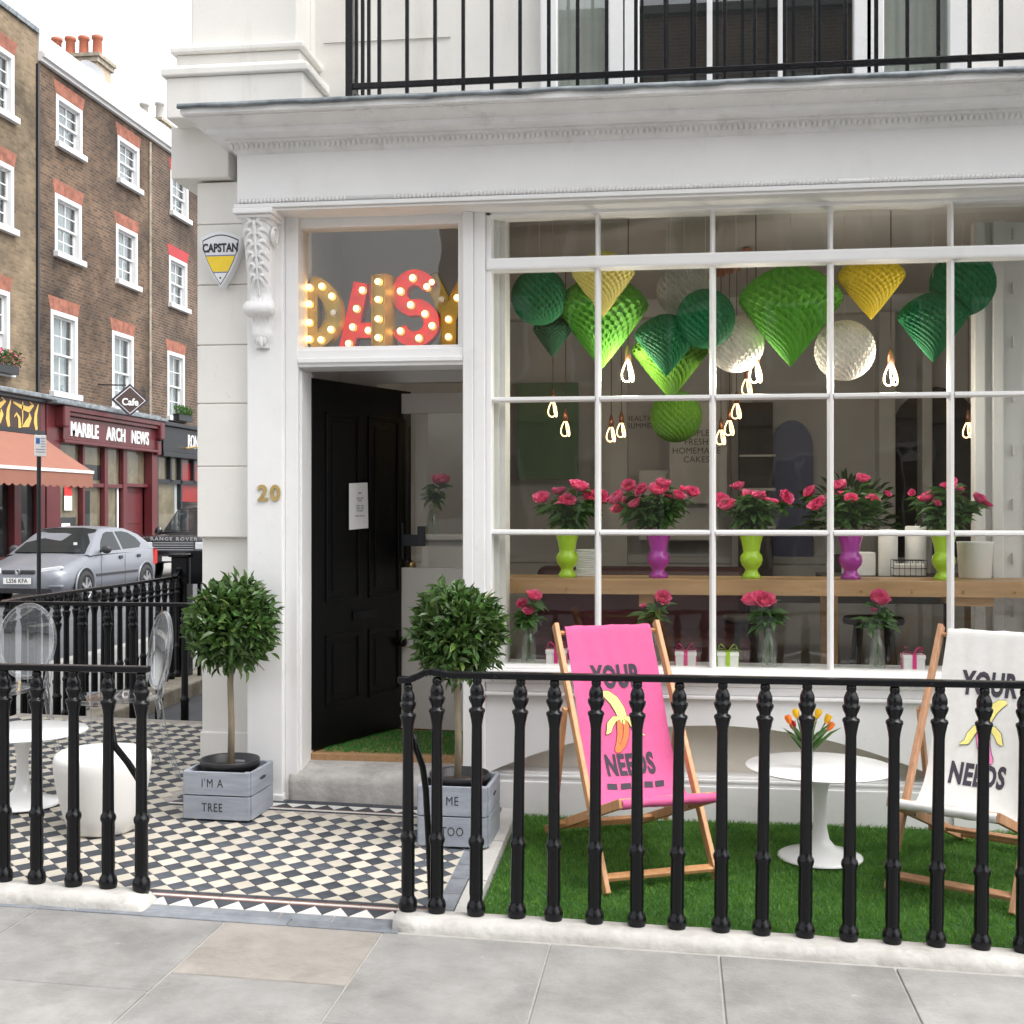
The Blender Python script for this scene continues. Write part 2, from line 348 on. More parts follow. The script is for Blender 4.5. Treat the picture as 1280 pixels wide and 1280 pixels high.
def struct(o): o['kind'] = 'structure'; return o
def text(key, name, m, parent, mtx):
    b = MB(); b.add(*TX[key]); return put(name, b.mesh(name, m, fix=False), parent, False, mtx)
FACE_Y = Matrix.Rotation(R(90), 4, 'X')                                   # lettering that faces the camera side (-Y)
FACE_X = Matrix.Rotation(R(90), 4, 'Z') @ Matrix.Rotation(R(90), 4, 'X')   # lettering that faces +X
def T(*p): return Matrix.Translation(p)
def zt(X, Y): return .07 - .02 * (X + 1.7) + .06 * (Y - 4.8)     # the tiled forecourt falls gently towards the street
def zl(X, Y): return .02 + .055 * (Y - 4.9)                      # so does the lawn
def zp(X): return .056 - .0235 * (max(X, -3.) + 1.1)             # and the pavement runs downhill to the right
# ================================================================ SETTING
b = MB(); b.box(-400, 400, -300, 500, -.4, -.045); struct(b.build('road', 'asphalt'))
# front pavement: mortar bed and flagstones
def slabgeo(x0, x1, y0, y1, top=0., th=.05):
    c = MB(); V = [(x, y, zp(x) + top - t) for t in (th, 0) for x, y in ((x0, y0), (x1, y0), (x1, y1), (x0, y1))]
    c.add(V, [(0, 3, 2, 1), (4, 5, 6, 7), (0, 1, 5, 4), (1, 2, 6, 5), (2, 3, 7, 6), (3, 0, 4, 7)]); return c
b = MB()
for x0, x1 in ((-6.4, -3.), (-3., 9.)):
    b.add([(x, y, zp(x) - t) for t in (.3, .007) for x, y in ((x0, -1.2), (x1, -1.2), (x1, 4.80), (x0, 4.80))], [(0, 3, 2, 1), (4, 5, 6, 7), (0, 1, 5, 4), (1, 2, 6, 5), (2, 3, 7, 6), (3, 0, 4, 7)])
pave = struct(b.build('pavement', 'joint'))
cols = [-6.3, -5.6, -4.9, -4.15, -3.35, -2.55, -1.77, -1.13, -.477, .16, .80, 1.44, 2.1, 2.75, 3.4, 4.05, 4.7]
for i in range(len(cols) - 1):
    x0, x1 = cols[i], cols[i + 1]; ys = [4.715]
    first = {-1.77: 4.17, -2.55: 4.0, -1.13: 3.86, -.477: 3.72, .16: 3.9, .80: 3.68}.get(x0, 3.8 + .2 * rnd.random())
    y = first
    while y > -1.1: ys.append(y); y -= .62 + .3 * rnd.random()
    ys.append(-1.18)
    for j in range(len(ys) - 1):
        if x0 < -3.2 and ys[j] < 2: continue
        jt = .0045
        c = slabgeo(x0 + jt, x1 - jt, ys[j + 1] + jt, ys[j] - jt, rnd.uniform(-.0015, .0015))
        c.build('paving_slab', 'slab_buff' if (x0 == -1.77 and j == 0) else 'slab', pave, bevel=.003, seg=1)
b = MB(); b.box(-6.4, 9, -1.5, -1.205, -.1, .06); struct(b.build('kerb', 'kerb_stone', bevel=.01))
# side street pavements
b = MB(); b.box(-6.4, -4.79, 4.81, 60, -.1, .09); sp = struct(b.build('side_pavement', 'joint'))
for i in range(28):
    for x0, x1 in ((-6.4, -5.62), (-5.62, -4.8)):
        y0 = 7.6 + i * .72 + (.3 if x0 > -6 else 0); c = MB(); c.box(x0 + .006, x1 - .006, y0 + .006, y0 + .714, .05, .0965 + rnd.uniform(0, .002)); c.build('paving_slab', 'pale_paving', sp)
b = MB(); b.box(-6.62, -6.41, -1.2, 60, -.1, .088); struct(b.build('side_kerb', 'kerb_stone', bevel=.012))
b = MB(); b.box(-15.45, -12.9, -5, 90, -.1, .07); struct(b.build('far_pavement', 'pale_paving'))
b = MB(); b.box(-12.89, -12.7, -5, 90, -.1, .065); struct(b.build('far_kerb', 'kerb_stone', bevel=.012))

# tiled forecourt
TX0, TX1, TYB = -4.45, -.93, 6.40
b = MB()
def quadz(b, x0, x1, y0, y1, dz0, dz1):
    V = [(x, y, zt(x, y) + d) for d in (dz0, dz1) for x, y in ((x0, y0), (x1, y0), (x1, y1), (x0, y1))]
    b.add(V, [(0, 3, 2, 1), (4, 5, 6, 7), (0, 1, 5, 4), (1, 2, 6, 5), (2, 3, 7, 6), (3, 0, 4, 7)])
quadz(b, TX0, TX1, 4.80, TYB, -.2, -.004); quadz(b, TX0, -2.57, TYB, 7.95, -.2, -.004)
terr = struct(b.build('forecourt', 'grout'))
D = .1078; h = D / 2 - .0022
gx, gy = -.02, .06
def tilegeo(pts, th=.008):
    n = len(pts); V = [(x, y, gx * x + gy * y - t) for t in (th, 0) for x, y in pts]
    return V, [tuple(range(n))[::-1], tuple(range(n, 2 * n))] + [(i, (i + 1) % n, n + (i + 1) % n, n + i) for i in range(n)]
dia = [(0, -h), (h, 0), (0, h), (-h, 0)]
tmesh = {}
for k in ('tile_dark', 'tile_cream'): c = MB(); c.add(*tilegeo(dia)); tmesh[k] = c.mesh('tile', k)
rest = MB(); cand = []
F0, FB = 5.012, 6.155       # field between the two borders
def put_tile(x, y, dark):
    back = FB if x > -2.62 else 7.9
    ylo = y - D / 2 < F0 - .003; yhi = y + D / 2 > back + .003
    pts = dia
    if ylo and y + D / 2 > F0 + .02 and abs(y - F0) < .01: pts = [(h, .002), (0, h), (-h, .002)]
    elif yhi and abs(y - back) < .01: pts = [(h, -.002), (-h, -.002), (0, -h)]
    elif ylo or yhi: return
    if x > TX1 - .06: pts = [(-.003, -h), (-.003, h), (-h, 0)] if pts is dia else pts
    if x > TX1 - .06 and len(pts) == 3 and pts[0][0] > 0: return
    if pts is dia and -2.3 < x < -.95 and y < 6.2: cand.append((x, y, dark)); return
    V, Fc = tilegeo(pts); z = zt(x, y); rest.cm = 0 if dark else 1; rest.add([(x + a, y + c, z + d) for a, c, d in V], Fc)
for i in range(-2, 70):
    for j in range(0, 60):
        for dark, ox, oy in ((True, 0, D / 2), (False, D / 2, 0)):
            x = TX1 - .045 - D / 2 - i * D / 1 + ox; y = F0 + oy + j * D
            if x < TX0 or x > TX1 - .04 or y > 7.95: continue
            if y > FB + .02 and x > -2.66: continue
            put_tile(x, y, dark)
cand.sort(key=lambda t: abs(t[0] + 1.62) * .8 + (t[1] - 5) * .55)
for k, (x, y, dk) in enumerate(cand):
    if k < 300: put('tile', tmesh['tile_dark' if dk else 'tile_cream'], terr, True, T(x, y, zt(x, y) + rnd.uniform(-.0006, .0006)))
    else:
        V, Fc = tilegeo(dia); rest.cm = 0 if dk else 1; rest.add([(x + a, y + c, zt(x, y) + d) for a, c, d in V], Fc)
def strip(x0, x1, y0, y1, cm, gap=.0015):
    rest.cm = cm; V = [(x, y, zt(x, y) - t) for t in (.008, 0) for x, y in ((x0 + gap, y0 + gap), (x1 - gap, y0 + gap), (x1 - gap, y1 - gap), (x0 + gap, y1 - gap))]
    rest.add(V, [(0, 3, 2, 1), (4, 5, 6, 7), (0, 1, 5, 4), (1, 2, 6, 5), (2, 3, 7, 6), (3, 0, 4, 7)])
def tri_row(x0, x1, y0, y1, flip=False):
    n = round((x1 - x0) / D); d = (x1 - x0) / n
    for i in range(n):
        a = x0 + i * d
        for dark, pts in ((flip, [(a + .002, y0 + .001), (a + d - .002, y0 + .001), (a + d / 2, y1 - .001)]), (not flip, [(a + d / 2 + .002, y1 - .001), (a + d - .001, y0 + .003), (a + 1.5 * d - .002, y1 - .001)])):
            rest.cm = 0 if dark else 2
            V = [(x, y, zt(x, y) - t) for t in (.008, 0) for x, y in pts]; rest.add(V, [(2, 1, 0), (3, 4, 5), (0, 1, 4, 3), (1, 2, 5, 4), (2, 0, 3, 5)])
def long_strip(y0, y1, cm, x0=TX0, x1=TX1 - .05, l=.15):
    n = max(1, round((x1 - x0) / l)); d = (x1 - x0) / n
    for i in range(n): strip(x0 + i * d, x0 + (i + 1) * d, y0, y1, cm)
long_strip(4.985, 5.010, 0); long_strip(4.972, 4.984, 3); long_strip(4.952, 4.971, 2); long_strip(4.938, 4.951, 3)
tri_row(TX0, TX1 - .05, 4.853, 4.937)
long_strip(6.158, 6.172, 0, -2.62); long_strip(6.173, 6.195, 2, -2.62); long_strip(6.196, 6.206, 3, -2.62); tri_row(-2.62, TX1 - .05, 6.208, 6.275, True)
long_strip(6.277, 6.335, 0, -2.62)
ro = rest.build('border_tiles', ['tile_dark', 'tile_cream', 'tile_white', 'tile_red'], terr, fix=False); ro['kind'] = 'stuff'
# dark edge band and stone edging next to the lawn, slate threshold next to the pavement
for i in range(9):
    y0 = 4.80 + i * .18; c = MB(); quadz(c, TX1 - .048, TX1 + .03, y0 + .002, min(y0 + .178, 6.39), -.05, .0015); c.build('edge_tile', 'slate', terr)
for i in range(3):
    y0 = 4.80 + i * .53; c = MB(); quadz(c, TX1 + .034, TX1 + .115, y0 + .004, y0 + .526, -.06, .004); c.build('edging_stone', 'kerb_stone', terr, bevel=.006)
xs = [-4.4, -3.7, -2.9, -2.16, -1.86, -1.58, -1.36, -1.06]
for i in range(len(xs) - 1):
    c = MB(); quadz(c, xs[i] + .003, xs[i + 1] - .003, 4.792, 4.849, -.06, .001); c.build('threshold_stone', 'slate', terr, bevel=.003, seg=1)
xs = [-4.4, -3.3, -2.4, -1.52, -1.07]
for i in range(len(xs) - 1):
    c = MB(); V = [(x, y, (zp(x) if y < 4.75 else zt(x, y)) + d) for d in (-.06, .002) for x, y in ((xs[i] + .003, 4.718), (xs[i + 1] - .003, 4.718), (xs[i + 1] - .003, 4.789), (xs[i] + .003, 4.789))]
    c.add(V, [(0, 3, 2, 1), (4, 5, 6, 7), (0, 1, 5, 4), (1, 2, 6, 5), (2, 3, 7, 6), (3, 0, 4, 7)]); c.build('threshold_stone', 'slate', terr, bevel=.003, seg=1)

# lawn of artificial grass
b = MB(); V = [(x, y, zl(x, y) + d) for d in (-.3, 0) for x, y in ((-.81, 4.8), (5, 4.8), (5, 6.62), (-.81, 6.62))]
b.add(V, [(0, 3, 2, 1), (4, 5, 6, 7), (0, 1, 5, 4), (1, 2, 6, 5), (2, 3, 7, 6), (3, 0, 4, 7)]); struct(b.build('lawn_bed', 'grass_base'))
def blades(n, x0, x1, y0, y1, zf, hmin, hmax, wd, seed):
    g = np.random.default_rng(seed); x = g.uniform(x0, x1, n); y = g.uniform(y0, y1, n)
    z = np.array([zf(a, c) for a, c in zip(x, y)]); a = g.uniform(0, 2 * np.pi, n); hh = g.uniform(hmin, hmax, n); ln = g.uniform(.2, 1.1, n) * hh; la = g.uniform(0, 2 * np.pi, n)
    V = np.empty((n, 4, 3)); ca, sa = np.cos(a) * wd, np.sin(a) * wd
    V[:, 0] = np.stack([x - ca, y - sa, z], 1); V[:, 1] = np.stack([x + ca, y + sa, z], 1)
    mx, my = x + np.cos(la) * ln * .45, y + np.sin(la) * ln * .45
    V[:, 2] = np.stack([mx + ca * .8, my + sa * .8, z + hh * .62], 1); V[:, 3] = np.stack([x + np.cos(la) * ln, y + np.sin(la) * ln, z + hh], 1)
    F = np.arange(n * 4).reshape(n, 4)
    me = bpy.data.meshes.new('grass'); me.from_pydata(V.reshape(-1, 3).tolist(), [], F.tolist()); return me
me = blades(95000, -.80, 2.6, 4.93, 6.52, zl, .011, .024, .0016, 3); me.materials.append(M['grass'])
g = put('grass', me); tag(g, 'bright green artificial grass lawn behind the black railings', 'grass', kind='stuff')

# ================================================================ CAFE BUILDING
cafe = thing('cafe_building', (-2.5, 6.4, .1), 'white stucco cafe building with a wide many-paned shop window and open black door', 'building')
b = MB()
b.box(-2.542, -2.245, 6.43, 7.4, .0, 1.549); b.box(-2.545, -2.245, 6.40, 7.4, 1.549, 3.46)
b.box(-2.545, -2.40, 7.4, 16, -.3, 3.46)
b.box(-2.55, -2.05, 6.42, 7.0, -.1, .50)
b.build('stucco_pier', 'stucco', cafe, bevel=.006)
for zc, zb in ((1.553, 1.93), (1.934, 2.266), (2.272, 2.580), (2.586, 2.903), (2.909, 3.228), (3.234, 3.455)):
    c = MB(); c.box(-2.552, -2.247, 6.388, 7.3, zc, zb); c.build('rusticated_block', 'stucco', cafe, bevel=.004)
b = MB(); b.box(-2.60, 4.5, 6.56, 16, 3.70, 9); b.box(-2.60, -1.95, 6.48, 6.6, 3.70, 9); b.build('upper_wall', 'stucco', cafe)
b = MB()    # pilaster above the cornice, with its base mouldings
b.box(-2.64, -1.90, 6.18, 6.60, 3.74, 3.955); b.box(-2.66, -1.87, 6.16, 6.60, 3.955, 4.00); b.box(-2.63, -1.90, 6.19, 6.6, 4.00, 4.02)
b.box(-2.60, -1.93, 6.22, 6.6, 4.02, 4.085); b.box(-2.625, -1.905, 6.195, 6.6, 4.085, 4.12); b.box(-2.53, -1.955, 6.25, 6.6, 4.12, 9)
b.build('upper_pilaster', 'stucco', cafe, bevel=.016, seg=3)
b = MB(); b.box(-2.68, -2.36, 6.34, 16, 3.47, 3.747); b.build('string_course', 'stucco', cafe, bevel=.006)
b = MB(); b.box(-1.9, -1.2, 6.553, 6.558, 4.235, 4.238); b.build('render_joint', 'joint', cafe)
# shopfront pilasters
b = MB(); b.box(-2.25, -2.055, 6.32, 6.5, .05, 3.27); b.box(-2.26, -2.05, 6.305, 6.5, .05, .20); b.build('door_pilaster', 'white_paint', cafe, bevel=.006)
b = MB(); b.box(-2.055, -1.985, 6.36, 6.62, .14, 3.27); b.box(-2.00, -1.975, 6.40, 6.62, .30, 2.44); b.build('door_jamb', 'white_paint', cafe, bevel=.005)
b = MB(); b.box(-1.10, -1.045, 6.36, 6.62, .14, 3.27); b.box(-1.045, -.985, 6.375, 6.60, .14, 3.27); b.box(-.985, -.955, 6.40, 6.70, .80, 3.27); b.build('window_jamb', 'white_paint', cafe, bevel=.005)
# entablature
def moulding(name, prof, x0, x1, m, bevel=.0, retl=None):
    c = MB(); c.ext(prof, lambda a, z, d: (d, a, z), x0, x1); return c.build(name, m, cafe, bevel=bevel)
moulding('fascia_board', [(6.22, 3.285), (6.20, 3.285), (6.20, 3.55), (6.56, 3.55), (6.56, 3.285)], -2.26, 4.5, 'white_paint')
b = MB()
def cornice(x0, x1, left):
    pr = [(6.20, 3.540), (6.185, 3.546), (6.172, 3.56), (6.15, 3.592), (6.135, 3.597), (6.135, 3.604), (6.03, 3.606), (6.03, 3.630), (6.02, 3.634), (6.005, 3.637), (5.985, 3.643), (5.965, 3.653), (5.95, 3.660), (5.935, 3.660), (5.935, 3.667), (5.912, 3.667), (5.905, 3.671), (5.905, 3.708)]
    V = []; n = len(pr)
    for a, z in pr: off = 6.20 - a; V += [(x0 - (off * left), a, z), (x1, a, z), (x0 - off * left, 6.9, z)]
    F = []
    for i in range(n - 1): F += [(3 * i, 3 * i + 1, 3 * i + 4, 3 * i + 3), (3 * i + 2, 3 * i, 3 * i + 3, 3 * i + 5)]
    c = MB(); c.add(V, F); q = len(c.v); c.add([(x0 - .295 * left, 5.905, 3.708), (x1, 5.905, 3.708), (x1, 6.9, 3.73), (x0 - .295 * left, 6.9, 3.73)], [(0, 1, 2, 3)])
    return c
cornice(-2.26, 4.5, .64).build('cornice', 'white_old', cafe, fix=True)
b = MB(); P0 = []; g2 = random.Random(4)
for i in range(140):
    x = -2.458 + i * .05; wv = .004 * math.sin(i * .7) + g2.uniform(-.003, .003)
    P0.append([(x, 6.5, 3.745), (x, 5.92, 3.722 + wv * .4), (x, 5.888 + wv, 3.716 + wv * .5), (x, 5.882 + wv, 3.696 + wv), (x, 5.90, 3.694 + wv)])
b.grid(P0); b.build('lead_flashing', 'lead', cafe, smooth=True)
b = MB()       # enriched bed mould and lower bead: a run of small carved leaves
for i in range(250): x = -2.275 + i * .027; b.ball((x, 6.160, 3.577), .019, 6, 4, (.72, .7, 1.2))
b.build('carved_bed_mould', 'white_old', cafe, smooth=True)
b = MB()
for i in range(330):
    x = -2.25 + i * .0202
    if 28 < i < 41 or 150 < i < 158: continue
    b.ball((x, 6.193, 3.300), .013, 6, 4, (.7, .8, 1.1))
b.bar((-2.26, 6.196, 3.300), (4.5, 6.196, 3.300), .012, .018)
b.build('carved_bead', 'white_old', cafe, smooth=True)
moulding('architrave_fillet', [(6.185, 3.262), (6.185, 3.284), (6.24, 3.284), (6.24, 3.262)], -2.275, 4.5, 'white_paint', .004)
moulding('soffit', [(6.20, 3.248), (6.20, 3.261), (6.62, 3.261), (6.62, 3.248)], -2.245, 4.5, 'soffit_paint')
# carved console bracket
def con_out(t): return .022 + .13 * (1 - t) ** 1.15 + .035 * math.exp(-((t - .70) / .055) ** 2) - .012 * math.exp(-((t - .58) / .06) ** 2) + .016 * math.exp(-((t - .90) / .05) ** 2)
def con_hw(t): return .080 * (1 - .40 * t) + .014 * math.exp(-((t - .70) / .05) ** 2) - .035 * max(0, t - .90) * 4
CX = -2.160
b = MB(); P = []; nr = 60
for i in range(nr + 1):
    t = i / nr; z = 3.215 - t * .665; row = []
    for k in range(29):
        u = -1 + k / 14; fl = .005 * math.cos(u * 16) if .62 < t < .80 else 0
        row.append((CX + u * con_hw(t), 6.32 - max(.004, con_out(t) * (1 - .30 * abs(u) ** 3) + fl), z))
    P.append([(row[0][0], 6.325, z)] + row + [(row[-1][0], 6.325, z)])
b.grid(P); con = b.build('console_bracket', 'white_old', cafe, smooth=True)
b = MB()      # acanthus leaf: midrib and curling lobes
b.tube([(CX, 6.314 - con_out(t), 3.215 - t * .665) for t in [k / 20 * .6 for k in range(1, 21)]], [.011 - .0065 * k / 20 for k in range(20)], 8)
for q in range(6):
    t0 = .05 + q * .085; L0 = .085 * (1 - .07 * q)
    for s_ in (-1, 1):
        for lay in (0, 1):
            pts = []; rr_ = []
            for k in range(8):
                w_ = k / 7; tt = t0 - (.07 if lay == 0 else .03) * math.sin(w_ * 2.0) + .09 * w_ * w_; uu = s_ * (.10 + (.90 - .06 * q) * w_) * (1 if lay == 0 else .62)
                pts.append((CX + uu * con_hw(min(1, max(0, tt))), 6.318 - con_out(max(0, tt)) * (1 - .30 * abs(uu) ** 3) - .004 + .010 * w_ * w_, 3.215 - max(.0, tt) * .665)); rr_.append(.0035 + .0085 * math.sin(math.pi * min(1, w_ * .9 + .08)))
            b.tube(pts, rr_, 6)
b.build('acanthus_leaf', 'white_old', con, smooth=True)
b = MB(); b.tube([(-2.238, 6.266, 2.752), (-2.222, 6.264, 2.752), (-2.16, 6.258, 2.752), (-2.098, 6.264, 2.752), (-2.082, 6.266, 2.752)], [.034, .042, .036, .042, .034], 16); b.build('scroll', 'white_old', con, smooth=True)
b = MB(); b.tube([(-2.073 + .0, 6.245 + .055 * (1 - k / 26) * math.cos(k * .62), 3.12 + .055 * (1 - k / 26) * math.sin(k * .62)) for k in range(25)], .009, 6); b.build('volute', 'white_old', con, smooth=True)
for k in range(5): b = MB(); b.ball((CX + (-1 + k / 2) * .034, 6.285 + abs(k - 2) * .006, 2.615 - .018 * (2 - abs(k - 2)) * .8), .022, 8, 6, (.62, .7, 1.7)); b.build('tail_leaf', 'white_old', con, smooth=True)
b = MB(); b.box(-2.262, -2.05, 6.13, 6.33, 3.222, 3.25); b.box(-2.25, -2.062, 6.15, 6.33, 3.205, 3.222); b.build('bracket_cap', 'white_paint', con, bevel=.006)
# transom light over the door
b = MB(); b.box(-2.02, -1.07, 6.37, 6.60, 2.455, 2.545); b.box(-1.984, -1.101, 6.352, 6.60, 2.475, 2.50); b.box(-2.0, -1.10, 6.40, 6.52, 2.535, 2.565); b.box(-2.0, -1.10, 6.40, 6.52, 3.20, 3.25)
b.box(-2.03, -2.003, 6.402, 6.52, 2.55, 3.245); b.box(-1.132, -1.07, 6.402, 6.52, 2.55, 3.245); tl = b.build('transom_light', 'white_paint', cafe, bevel=.004)
b = MB(); b.box(-2.003, -1.132, 6.455, 6.460, 2.565, 3.20); b.build('pane', 'pane', tl)
# step
b = MB(); P = []
for i in range(41):
    x = -2.03 + i * .027; e = g2.uniform(-.003, .003)
    P.append([(x, 6.345 + e, .10), (x, 6.338 + e, .255), (x, 6.345 + e, .285 + e), (x, 6.365, .303 + e), (x, 6.40, .311 + e * .5), (x, 6.62, .345)])
b.grid(P); b.add([P[0][k] for k in range(6)] + [(-2.03, 6.62, .1)], [tuple(range(7))]); b.build('doorstep', 'stone_step', cafe, smooth=True)
b = MB(); b.box(-2.0, -1.08, 6.56, 7.45, .30, .372); b.build('lobby_floor', 'coir', cafe, bevel=.004)
# open front door: hinged left, swung inwards
hx, hy = -1.972, 6.57; ang = R(67)
dr = bpy.data.objects.new('front_door', None); col.objects.link(dr); dr.parent = cafe
dr.matrix_parent_inverse = W(cafe).inverted(); dr.matrix_basis = T(hx, hy, .385) @ Matrix.Rotation(ang, 4, 'Z')
dw, dh = .94, 2.035
b = MB(); b.box(0, dw, 0, .045, 0, dh)
leaf = b.build('door_leaf', 'black_gloss', dr, False, bevel=.004)
for x0, x1, z0, z1 in ((.12, .43, .22, .62), (.51, .82, .22, .62), (.12, .43, .80, 1.86), (.51, .82, .80, 1.86)):
    b = MB()
    for q, (o, y) in enumerate(((0, -.012), (.02, -.016))): pass
    b.box(x0, x1, -.010, .0, z0, z0 + .025); b.box(x0, x1, -.010, .0, z1 - .025, z1); b.box(x0, x0 + .025, -.0095, .0, z0 + .025, z1 - .025); b.box(x1 - .025, x1, -.0095, 0, z0 + .025, z1 - .025)
    b.box(x0 + .06, x1 - .06, -.006, 0, z0 + .06, z1 - .06)
    b.build('door_panel', 'black_gloss', dr, False, bevel=.003)
b = MB(); b.lathe([(.0, -.055), (.022, -.05), (.028, -.035), (.02, -.015), (.012, -.01), (.026, 0)], n=14); o = b.build('door_knob', 'brass', dr, False, smooth=True); o.matrix_basis = T(.895, -.002, .98) @ Matrix.Rotation(R(-90), 4, 'X') @ T(0, 0, 0)
b = MB(); b.lathe([(.0, -.055), (.024, -.05), (.030, -.035), (.02, -.015), (.012, -.01), (.03, 0)], n=14); o = b.build('centre_knob', 'black_gloss', dr, False, smooth=True); o.matrix_basis = T(.80, -.002, .52) @ Matrix.Rotation(R(-90), 4, 'X')
b = MB(); b.box(.36, .58, -.012, 0, .685, .735); b.build('letter_plate', 'black_iron', dr, False, bevel=.004)
b = MB(); b.grid([[(x, -.014 - .006 * math.sin(i * 1.1) * (j / 8), 1.20 + j * .033 + .002 * i) for j in range(9)] for i, x in enumerate((.31, .355, .40, .445, .49))]); nn = b.build('paper_notice', 'paper', dr, False, smooth=True)
text('notice', 'notice_print', 'print_black', nn, T(.40, -.0225, 1.345) @ FACE_Y @ Matrix.Scale(.72, 4))
# number on the pilaster
for nm in ('number',): text(nm, 'house_number', 'gold_leaf', cafe, W(cafe).inverted() @ T(-2.128, 6.313, 1.783) @ FACE_Y)

# shop window
win = bpy.data.objects.new('shop_window', None); col.objects.link(win); win.parent = cafe; win.matrix_parent_inverse = W(cafe).inverted()
xm = [-.970, -.402, .187, .777, 1.365, 1.955, 2.54]; zs = [.885, 1.581, 2.276, 2.947]
b = MB(); b.box(-.985, 2.6, 6.385, 6.50, 2.947, 3.01); b.build('transom_bar', 'white_paint', win, bevel=.012)
b = MB(); b.box(-.985, 2.6, 6.40, 6.52, 3.232, 3.262); b.build('window_head', 'white_paint', win, bevel=.004)
for x in xm[1:-1]:
    c = MB(); pr = [(-.017, 6.452), (-.013, 6.43), (-.006, 6.412), (.006, 6.412), (.013, 6.43), (.017, 6.452), (.012, 6.49), (-.012, 6.49)]
    c.ext([(a + x, y) for a, y in pr], lambda a, y, d: (a, y, d), .885, 2.948); c.build('mullion', 'white_paint', win)
    c = MB(); c.ext([(a * .8 + x, y) for a, y in pr], lambda a, y, d: (a, y, d), 3.009, 3.233); c.build('mullion', 'white_paint', win)
for z in zs[1:3]:
    for i in range(6):
        c = MB(); pr = [(-.015, 6.452), (-.012, 6.43), (-.006, 6.414), (.006, 6.414), (.012, 6.43), (.015, 6.452), (.01, 6.488), (-.01, 6.488)]
        c.ext([(y, a + z) for a, y in pr], lambda y, zz, d: (d, y, zz), xm[i] + .0125 * (i > 0), xm[i + 1] - .0125); c.build('glazing_bar', 'white_paint', win)
for i in range(6):
    for j in range(4):
        z0, z1 = (zs + [3.009, 3.232])[j if j < 3 else 4], (zs + [3.009, 3.232])[j + 1 if j < 3 else 5]
        c = MB(); c.box(xm[i] + .006, xm[i + 1] - .006, 6.456, 6.460, z0 + .004, z1 - .004); o = c.build('pane', 'pane', win)
        tl_ = R(rnd.uniform(-.25, .25)), R(rnd.uniform(-.2, .2)); ctr = Vector(((xm[i] + xm[i + 1]) / 2, 6.458, (z0 + z1) / 2))
        o.matrix_basis = T(*ctr) @ Matrix.Rotation(tl_[0], 4, 'X') @ Matrix.Rotation(tl_[1], 4, 'Z') @ T(*-ctr)
b = MB(); b.box(-.985, 2.6, 6.33, 6.80, .835, .875); b.box(-.985, 2.6, 6.36, 6.50, .865, .89); b.build('window_sill', 'white_paint', win, bevel=.008)
b = MB(); b.box(-.985, 2.6, 6.375, 6.45, .80, .835); b.box(-.985, 2.6, 6.385, 6.45, .755, .80); b.box(-.985, 2.6, 6.365, 6.45, .735, .755); b.build('sill_moulding', 'white_paint', win, bevel=.006)
# stall riser with a wide segmental arch over a recessed panel
A = []; cx, hwA = .20, 1.17
def archz(x): return .60 - .27 * ((x - cx) / hwA) ** 2
outer = [(-1.04, .0), (-1.04, .735), (2.7, .735), (2.7, .0), (cx + hwA, .0)] + [(cx + hwA * math.cos(math.pi * k / 40), archz(cx + hwA * math.cos(math.pi * k / 40))) for k in range(0, 41)] + [(cx - hwA, .0)]
P = [[(x, 6.395, z), (x, 6.395, .738)] for x, z in [(cx + hwA * (-1 + k / 20), archz(cx + hwA * (-1 + k / 20))) for k in range(41)]]
b = MB(); b.grid(P); b.grid([[(p[0][0], 6.395, p[0][2]), (p[0][0], 6.56, p[0][2])] for p in P]); b.box(-1.04, cx - hwA, 6.395, 6.54, 0, .738); b.box(cx + hwA, 2.7, 6.395, 6.54, 0, .738)
b.box(-1.04, 2.7, 6.44, 6.53, .60, .738)
b.build('stall_riser', 'white_paint', cafe)
b = MB(); b.box(-1.0, 2.7, 6.56, 6.60, 0, .70); b.build('recessed_panel', 'recess_cream', cafe)
b = MB(); b.box(cx - hwA, cx + hwA, 6.41, 6.56, .0, .285); b.box(cx - hwA, cx + hwA, 6.425, 6.56, .285, .302); b.box(cx - hwA, cx + hwA, 6.418, 6.56, .302, .318); b.box(cx - hwA, cx + hwA, 6.44, 6.56, .318, .332); b.build('skirting', 'white_paint', cafe, bevel=.004)

# first-floor windows behind the balcony
def upper_window(x0, x1, dark):
    c = MB(); c.box(x0 - .09, x0, 6.50, 6.62, 3.745, 5.6); c.box(x1, x1 + .09, 6.50, 6.62, 3.745, 5.6); c.box(x0 - .09, x1 + .09, 6.50, 6.62, 5.6, 5.7)
    o = c.build('upper_window', 'white_paint', cafe, bevel=.006)
    c = MB(); c.box(x0, x1, 6.545, 6.549, 3.76, 5.6); c.build('pane', 'house_pane', o)
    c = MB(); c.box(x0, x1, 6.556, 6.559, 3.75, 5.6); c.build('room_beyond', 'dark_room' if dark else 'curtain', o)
    if dark:
        k = 3; 
        for q in range(1, k): xx = x0 + (x1 - x0) * q / k; c = MB(); c.box(xx - .014, xx + .014, 6.52, 6.555, 3.75, 5.6); c.build('glazing_bar', 'white_paint', o)
    else:
        P = [[(x0 + (x1 - x0) * i / 30, 6.553 - .0 + .003 * math.sin(i * 1.4), z) for z in (3.75, 5.6)] for i in range(31)]
        c = MB(); c.grid(P); c.build('net_curtain', 'curtain', o, smooth=True)
upper_window(-.62, -.35, False); upper_window(-.19, .90, True); upper_window(1.05, 1.37, False)
b = MB(); b.box(-.9, 1.7, 6.46, 6.62, 3.735, 3.76); b.build('upper_sill', 'white_paint', cafe)
